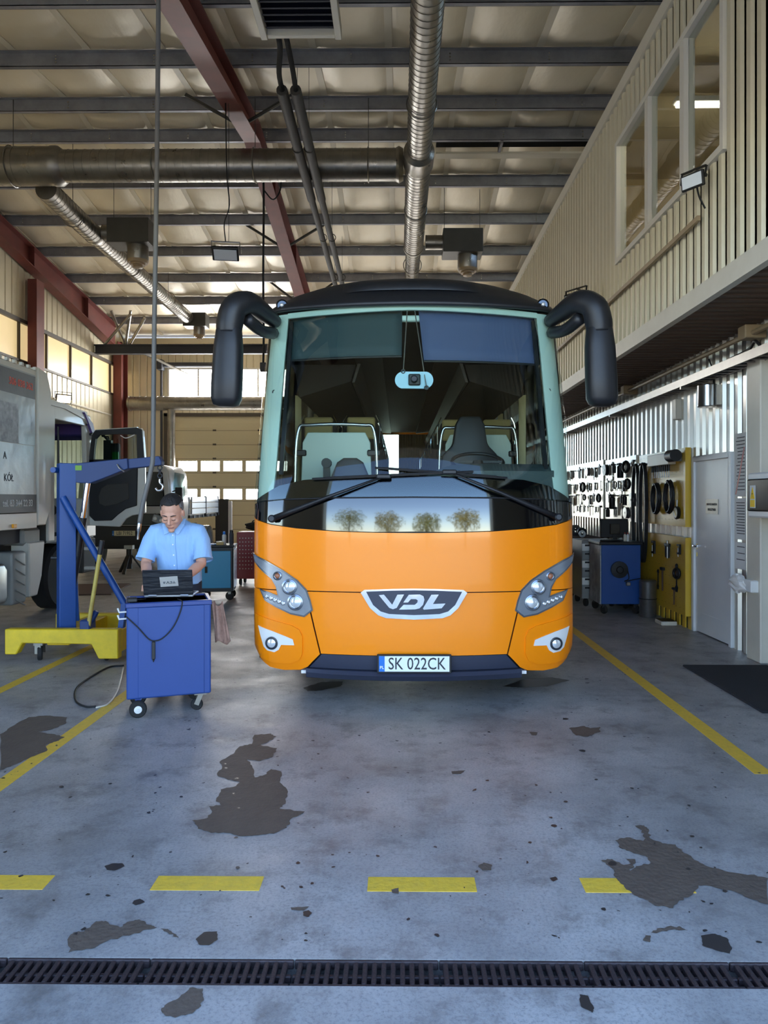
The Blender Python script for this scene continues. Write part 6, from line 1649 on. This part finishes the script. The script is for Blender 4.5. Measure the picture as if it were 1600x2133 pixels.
# tools on the yellow boards
t = thing('steel_rack', 'pale sheet rack with a row of screwdrivers on the yellow board', 'rack', (TF, 9.52, 1.98))
MB().box(-.1, 0, -.38, .38, .05, .2).build('rack_box', 'trim_cream', t, bevel=.006)
for k in range(9):
    sc_ = MB().cyl((-.06, -.3+k*.075, -.03), (-.06, -.3+k*.075, .05), .013, n=8).build('screwdriver_grip', 'tool_black', t); MB().cyl((-.06, -.3+k*.075, -.11), (-.06, -.3+k*.075, -.03), .005, n=6).build('blade', 'tool_steel', sc_)
t = thing('lamp_drum', 'round grinder drum on the end of the upper yellow board', 'grinder', (TF, 8.98, 2.08)); MB().cyl((-.1, -.1, .05), (-.1, .1, .05), .075, n=18).build('drum', 'tool_black', t, smooth='auto'); MB().box(-.1, 0, -.03, .03, -.02, .05).build('bracket', 'tool_steel', t)
def hose_coil(y, z, R, label, mat='tool_black', n=4):
    t = thing('hose_coil', label, 'hose coil', (TF, y, z), group='coils on the upper yellow board'); rr = random.Random(int(y*100))
    for k in range(n):
        P = [(-.03-.012*k, R*(.55+.1*rr.random())*math.sin(a), -R*.9+R*(.95+.1*rr.random())*math.cos(a)) for a in [2*PI*i/18 for i in range(19)]]
        MB().tube(P, .013, 8).build('turn', mat, t, smooth=True)
    MB().cyl((-.09, 0, 0), (0, 0, 0), .01, n=8).build('peg', 'tool_steel', t)
hose_coil(9.72, 1.78, .2, 'black hose coil nearer the belts on the upper yellow board'); hose_coil(9.25, 1.8, .2, 'knotted black cable coil above the round gauge'); 
t = thing('pressure_gauge', 'round white pressure gauge hanging on the upper yellow board', 'pressure gauge', (TF, 9.05, 1.42))
MB().lathe([(.075, 0), (.08, .01), (.08, .035), (.07, .04)], (-.002, 0, 0), (-1, 0, 0), 24).build('case', 'tool_black', t, smooth='auto'); MB().lathe([(.066, .0405), (.06, .042)], (-.002, 0, 0), (-1, 0, 0), 24).build('dial', 'gauge_white', t); MB().bar((-.046, -.03, -.03), (-.046, .03, .03), .008, .002, (1, 0, 0)).build('needle', 'sign_yellow', t); MB().cyl((-.02, 0, .075), (-.02, 0, .16), .01, n=8).build('stem', 'tool_steel', t)
for (y, lab) in ((10.18, 'wide black drive belt loop nearest the yellow boards'), (10.5, 'wide black drive belt loop beside the pale middle board')):
    t = thing('drive_belt', lab, 'belt', (TF-.03, y, 2.08), group='long drive belts'); P = [(-.03, .13*math.sin(a)*(1+.12*math.cos(a)), -.68+.7*math.cos(a)) for a in [2*PI*i/30 for i in range(31)]]
    m = MB()
    for i, p in enumerate(P[:-1]): m.bar(p, P[i+1], .05, .012, (0, p[1], p[2]+.68))
    m.build('loop', 'tool_black', t); MB().cyl((-.1, 0, 0), (.028, 0, 0), .015, n=8).build('peg', 'tool_steel', t)
for (y, z, R, lab) in ((12.0, .95, .11, 'small round mirror disc hanging below the middle board'), (11.35, .98, .1, 'dark belt pulley leaning under the middle board')):
    t = thing('hanging_disc', lab, 'disc', (XR-.06, y, z)); MB().lathe([(.01, 0), (R, .0), (R, .02), (.02, .03)], (0, 0, 0), (-1, 0, 0), 22).build('disc_body', 'steel_bright' if y > 11.5 else 'tool_black', t, smooth='auto'); MB().tube([(-.01, 0, R), (-.0, .02, R+.2)], .006, 6).build('cord', 'cable_black', t)
for (k, y, z, s) in (('wrench', 10.35, .95, 1.0), ('clamp_tool', 9.9, 1.02, 1.1), ('puller', 9.35, 1.0, 1.1), ('wrench', 9.1, .72, 1.2), ('clamp_tool', 9.0, 1.03, .8), ('ring_gauge', 9.0, .72, .9), ('hammer', 9.55, .66, 1.0), ('hammer', 9.15, .45, .7), ('wrench', 9.75, .6, .9)):
    tool(k, y, z, '%s on the lower yellow board %s' % (desc[k], {10.35: 'at its far end', 9.9: 'behind the canister', 9.35: 'in its upper middle', 9.1: 'just left of the edge strip', 9.0: 'close to the door', 9.55: 'in its centre', 9.15: 'near the bottom', 9.75: 'above the canister'}[y]), None, 'tool_black', s)
t = thing('canister', 'dark steel canister standing before the lower yellow board', 'canister', (3.36, 9.75, 0)); MB().lathe([(.1, 0), (.11, .02), (.11, .46), (.115, .48), (.1, .5)], (0, 0, 0), (0, 0, 1), 22).build('shell', 'tool_steel', t, smooth='auto'); MB().ring((0, 0, .25), (0, 0, 1), .113, .006, 22, 5).build('band', 'tool_black', t)
t = thing('oil_tray', 'small pale tray on the floor under the lower yellow board', 'tray', (3.4, 9.2, 0)); MB().box(-.1, .1, -.12, .12, 0, .05).build('tray_body', 'trim_cream', t, bevel=.01); MB().box(-.09, .09, -.11, .11, .05, .055).build('contents', 'tool_black', t)
t = thing('gas_cylinder', 'tall dark cylinder standing behind the blue cart on the right', 'gas cylinder', (3.4, 10.87, 0)); MB().lathe([(.13, 0), (.14, .02), (.14, .8), (.1, .92), (.04, .96), (.04, 1.02)], (0, 0, 0), (0, 0, 1), 22).build('bottle', 'tool_black', t, smooth='auto'); MB().box(-.03, .03, -.03, .03, 1.02, 1.1).build('valve', 'tool_steel', t, bevel=.006)
# workbench behind the coach corner
wb = thing('workbench', 'long workbench with yellow edge along the back of the right wall', 'workbench', (3.15, 13.6, 0))
MB().box(-.35, .38, -1.2, 2.4, .86, .92).build('top', 'rust_board', wb, bevel=.006); MB().box(-.37, -.35, -1.2, 2.4, .84, .93).build('edge_strip', 'board_yellow', wb)
for y in (-1.1, .6, 2.3):
    for x in (-.3, .3): MB().box(x-.03, x+.03, y-.03, y+.03, 0, .86).build('leg', 'board_yellow', wb)
MB().box(-.3, .3, -1.1, 2.3, .25, .28).build('shelf', 'rust_board', wb)
for k in range(9):
    y = 12.6+k*.24; R = .06+.02*((k*7) % 3)
    t = thing('steel_ring', 'dark bearing ring standing on the workbench, number %s from the monitor' % ['one', 'two', 'three', 'four', 'five', 'six', 'seven', 'eight', 'nine'][k], 'bearing ring', (3.2+.05*(k % 2), y, .92), .3*(k % 3), 'rings on the workbench')
    MB().lathe([(R*.55, -.03), (R, -.03), (R, .03), (R*.55, .03), (R*.55, -.03)], (0, 0, R), (.2, 1, 0), 20, cap=False).build('ring_body', 'tool_black' if k % 2 else 'tool_steel', t, smooth='auto')
    MB().lathe([(R*.4, -.02), (R*.54, -.02), (R*.54, .02), (R*.4, .02), (R*.4, -.02)], (0, 0, R), (.2, 1, 0), 16, cap=False).build('inner_race', 'tool_steel', t, smooth='auto')
# blue cart on the right with a monitor
c2 = thing('tool_cart', 'blue steel cart with worn silver side and a monitor by the tool wall', 'tool cart', (3.06, 9.95, 0), -.02)
MB().box(-.27, .27, 0, .6, .14, .96).build('body', 'hoist_blue', c2, bevel=.008)
MB().box(-.285, -.27, .0, .6, .14, .95).build('side_panel', 'worn_paint', c2)
MB().box(-.3, .29, -.02, .62, .96, 1.0).build('top', 'tool_black', c2, bevel=.006)
for (x, y) in ((-.22, .05), (.22, .05), (-.22, .53), (.22, .53)):
    MB().lathe([(.01, -.02), (.055, -.02), (.06, 0), (.055, .02), (.01, .02)], (x, y, .06), (1, .4, 0), 16).build('caster', 'black_rubber', c2); MB().box(x-.025, x+.025, y-.025, y+.025, .09, .15).build('caster_fork', 'tool_black', c2)
rl = MB().lathe([(.11, 0), (.115, .01), (.115, .05), (.05, .055), (.04, .07), (.02, .072)], (-.03, .0, .62), (0, -1, 0), 24).build('cable_reel', 'tool_black', c2, smooth='auto')
MB().tube(smooth_path([(.08, -.04, .62), (.1, -.03, .5), (.04, -.03, .46), (.15, -.03, .48), (.26, -.02, .5)], 5), .006, 6).build('reel_cable', 'cable_black', c2, smooth=True)
MB().box(.06, .12, -.05, -.01, .4, .45).build('plug', 'tool_steel', c2, bevel=.008)
t = thing('monitor', 'black flat monitor seen from behind on the right blue cart', 'monitor', (3.06, 10.25, 1.0), .05)
MB().box(-.2, .2, 0, .03, .04, .31).build('back_shell', 'black_plastic', t, bevel=.01); MB().box(-.07, .07, -.025, 0, .09, .24).build('mount_plate', 'black_gloss', t, bevel=.006); MB().box(-.03, .03, -.02, .01, .0, .1).build('stand', 'black_plastic', t); MB().box(-.12, .12, -.09, .1, 0, .012).build('foot', 'black_plastic', t)
for k, (x, m_) in enumerate(((.06, 'trim_cream'), (.1, 'label_white'))):
    t = thing('glue_bottle', ['cream bottle in front of the monitor', 'white bottle in front of the monitor'][k], 'bottle', (3.1+x, 10.1, 1.0)); MB().lathe([(.018, 0), (.02, .01), (.02, .08), (.01, .1)], (0, 0, 0), (0, 0, 1), 12).build('bottle_body', m_, t, smooth='auto'); MB().lathe([(.009, .098), (.007, .125)], (0, 0, 0), (0, 0, 1), 10).build('nozzle', 'tool_red', t)
t = thing('keyboard', 'black keyboard and papers on the right blue cart', 'keyboard', (2.96, 10.06, 1.0), .2); MB().box(-.15, .12, -.05, .05, 0, .018).build('key_tray', 'tool_black', t, bevel=.004); MB().box(-.14, .11, -.04, .04, .018, .022).build('key_field', 'dark_box', t)
# drawer cabinet behind the blue cart
dc = thing('drawer_cabinet', 'grey drawer cabinet with black drawers left of the right blue cart', 'drawer cabinet', (2.72, 10.95, 0))
MB().box(-.02, .5, -.3, .3, .12, .98).build('body', 'truck_grey', dc, bevel=.008)
for k in range(6): d_ = MB().box(-.02, .45, -.318, -.3, .2+k*.125, .305+k*.125).build('drawer', 'white_plastic' if k % 2 else 'truck_grey', dc, bevel=.004); MB().box(.02, .4, -.33, -.318, .27+k*.125, .295+k*.125).build('drawer_handle', 'tool_black', d_)
for (x, y) in ((.05, -.25), (.43, -.25), (.05, .25), (.43, .25)): MB().lathe([(.01, -.02), (.055, -.02), (.06, 0), (.055, .02), (.01, .02)], (x, y, .06), (1, .2, 0), 16).build('caster', 'black_rubber', dc)
t = thing('floor_machine', 'yellow and black floor machine half hidden behind the coach', 'floor machine', (2.45, 11.75, 0)); MB().box(-.25, .3, -.3, .3, .1, .5).build('lower_housing', 'hoist_yellow', t, bevel=.05, segs=2); MB().box(-.22, .27, -.27, .27, .5, .82).build('upper_housing', 'black_plastic', t, bevel=.04, segs=2)
for x in (-.18, .22): MB().cyl((x, -.32, .1), (x, -.27, .1), .1, n=18).build('wheel', 'black_rubber', t)

# ---------------------------------------------------------------- trees in the yard, seen mirrored in the coach glass
pm('leaf_green', '6f8a35', .8, noise=(.8, .8, 'b8952e')); pm('leaf_gold', 'b59a3a', .8, noise=(.8, .8, '7f8a30')); pm('bark', '4d3d2e', .9)
def tree(x, y, h, r, mat, label, seed):
    rr = random.Random(seed); t = thing('yard_tree', label, 'tree', (x, y, -.02), group='trees across the yard')
    MB().tube([(0, 0, 0), (.05, 0, h*.3), (0, .05, h*.75)], .2, 10, rs=[.22, .16, .05]).build('trunk', 'bark', t, smooth=True)
    m = MB()
    for i in range(1500):
        a, b_ = rr.uniform(0, 2*PI), rr.uniform(-1, 1); q = r*rr.random()**.4; e = math.sqrt(1-b_*b_)
        lump = 1+.25*math.sin(3*a+seed)*math.cos(4*b_)
        c = Vector((q*e*math.cos(a)*lump, q*e*math.sin(a)*lump, h*.62+q*b_*.8*lump)); u = Vector((rr.uniform(-1, 1), rr.uniform(-1, 1), rr.uniform(-1, 1))).normalized(); v = u.orthogonal().normalized(); s = .16+.1*rr.random()
        m.add([c-u*s, c+v*s*.6, c+u*s, c-v*s*.6], [(0, 1, 2, 3)])
    o = m.build('foliage', mat, t, fix=False); o['kind'] = 'stuff'
for i, (x, y, h, r, mt, lab) in enumerate(((-15, -34, 7.4, 4.0, 'leaf_green', 'green tree at the left end of the yard'), (-5.5, -36, 6.4, 3.8, 'leaf_gold', 'golden tree left of the middle in the yard'), (4.0, -35, 5.6, 3.6, 'leaf_green', 'low green tree right of the middle in the yard'), (13.5, -34, 7.2, 4.0, 'leaf_gold', 'golden tree at the right end of the yard'))):
    tree(x, y, h, r, mt, lab, i+1)
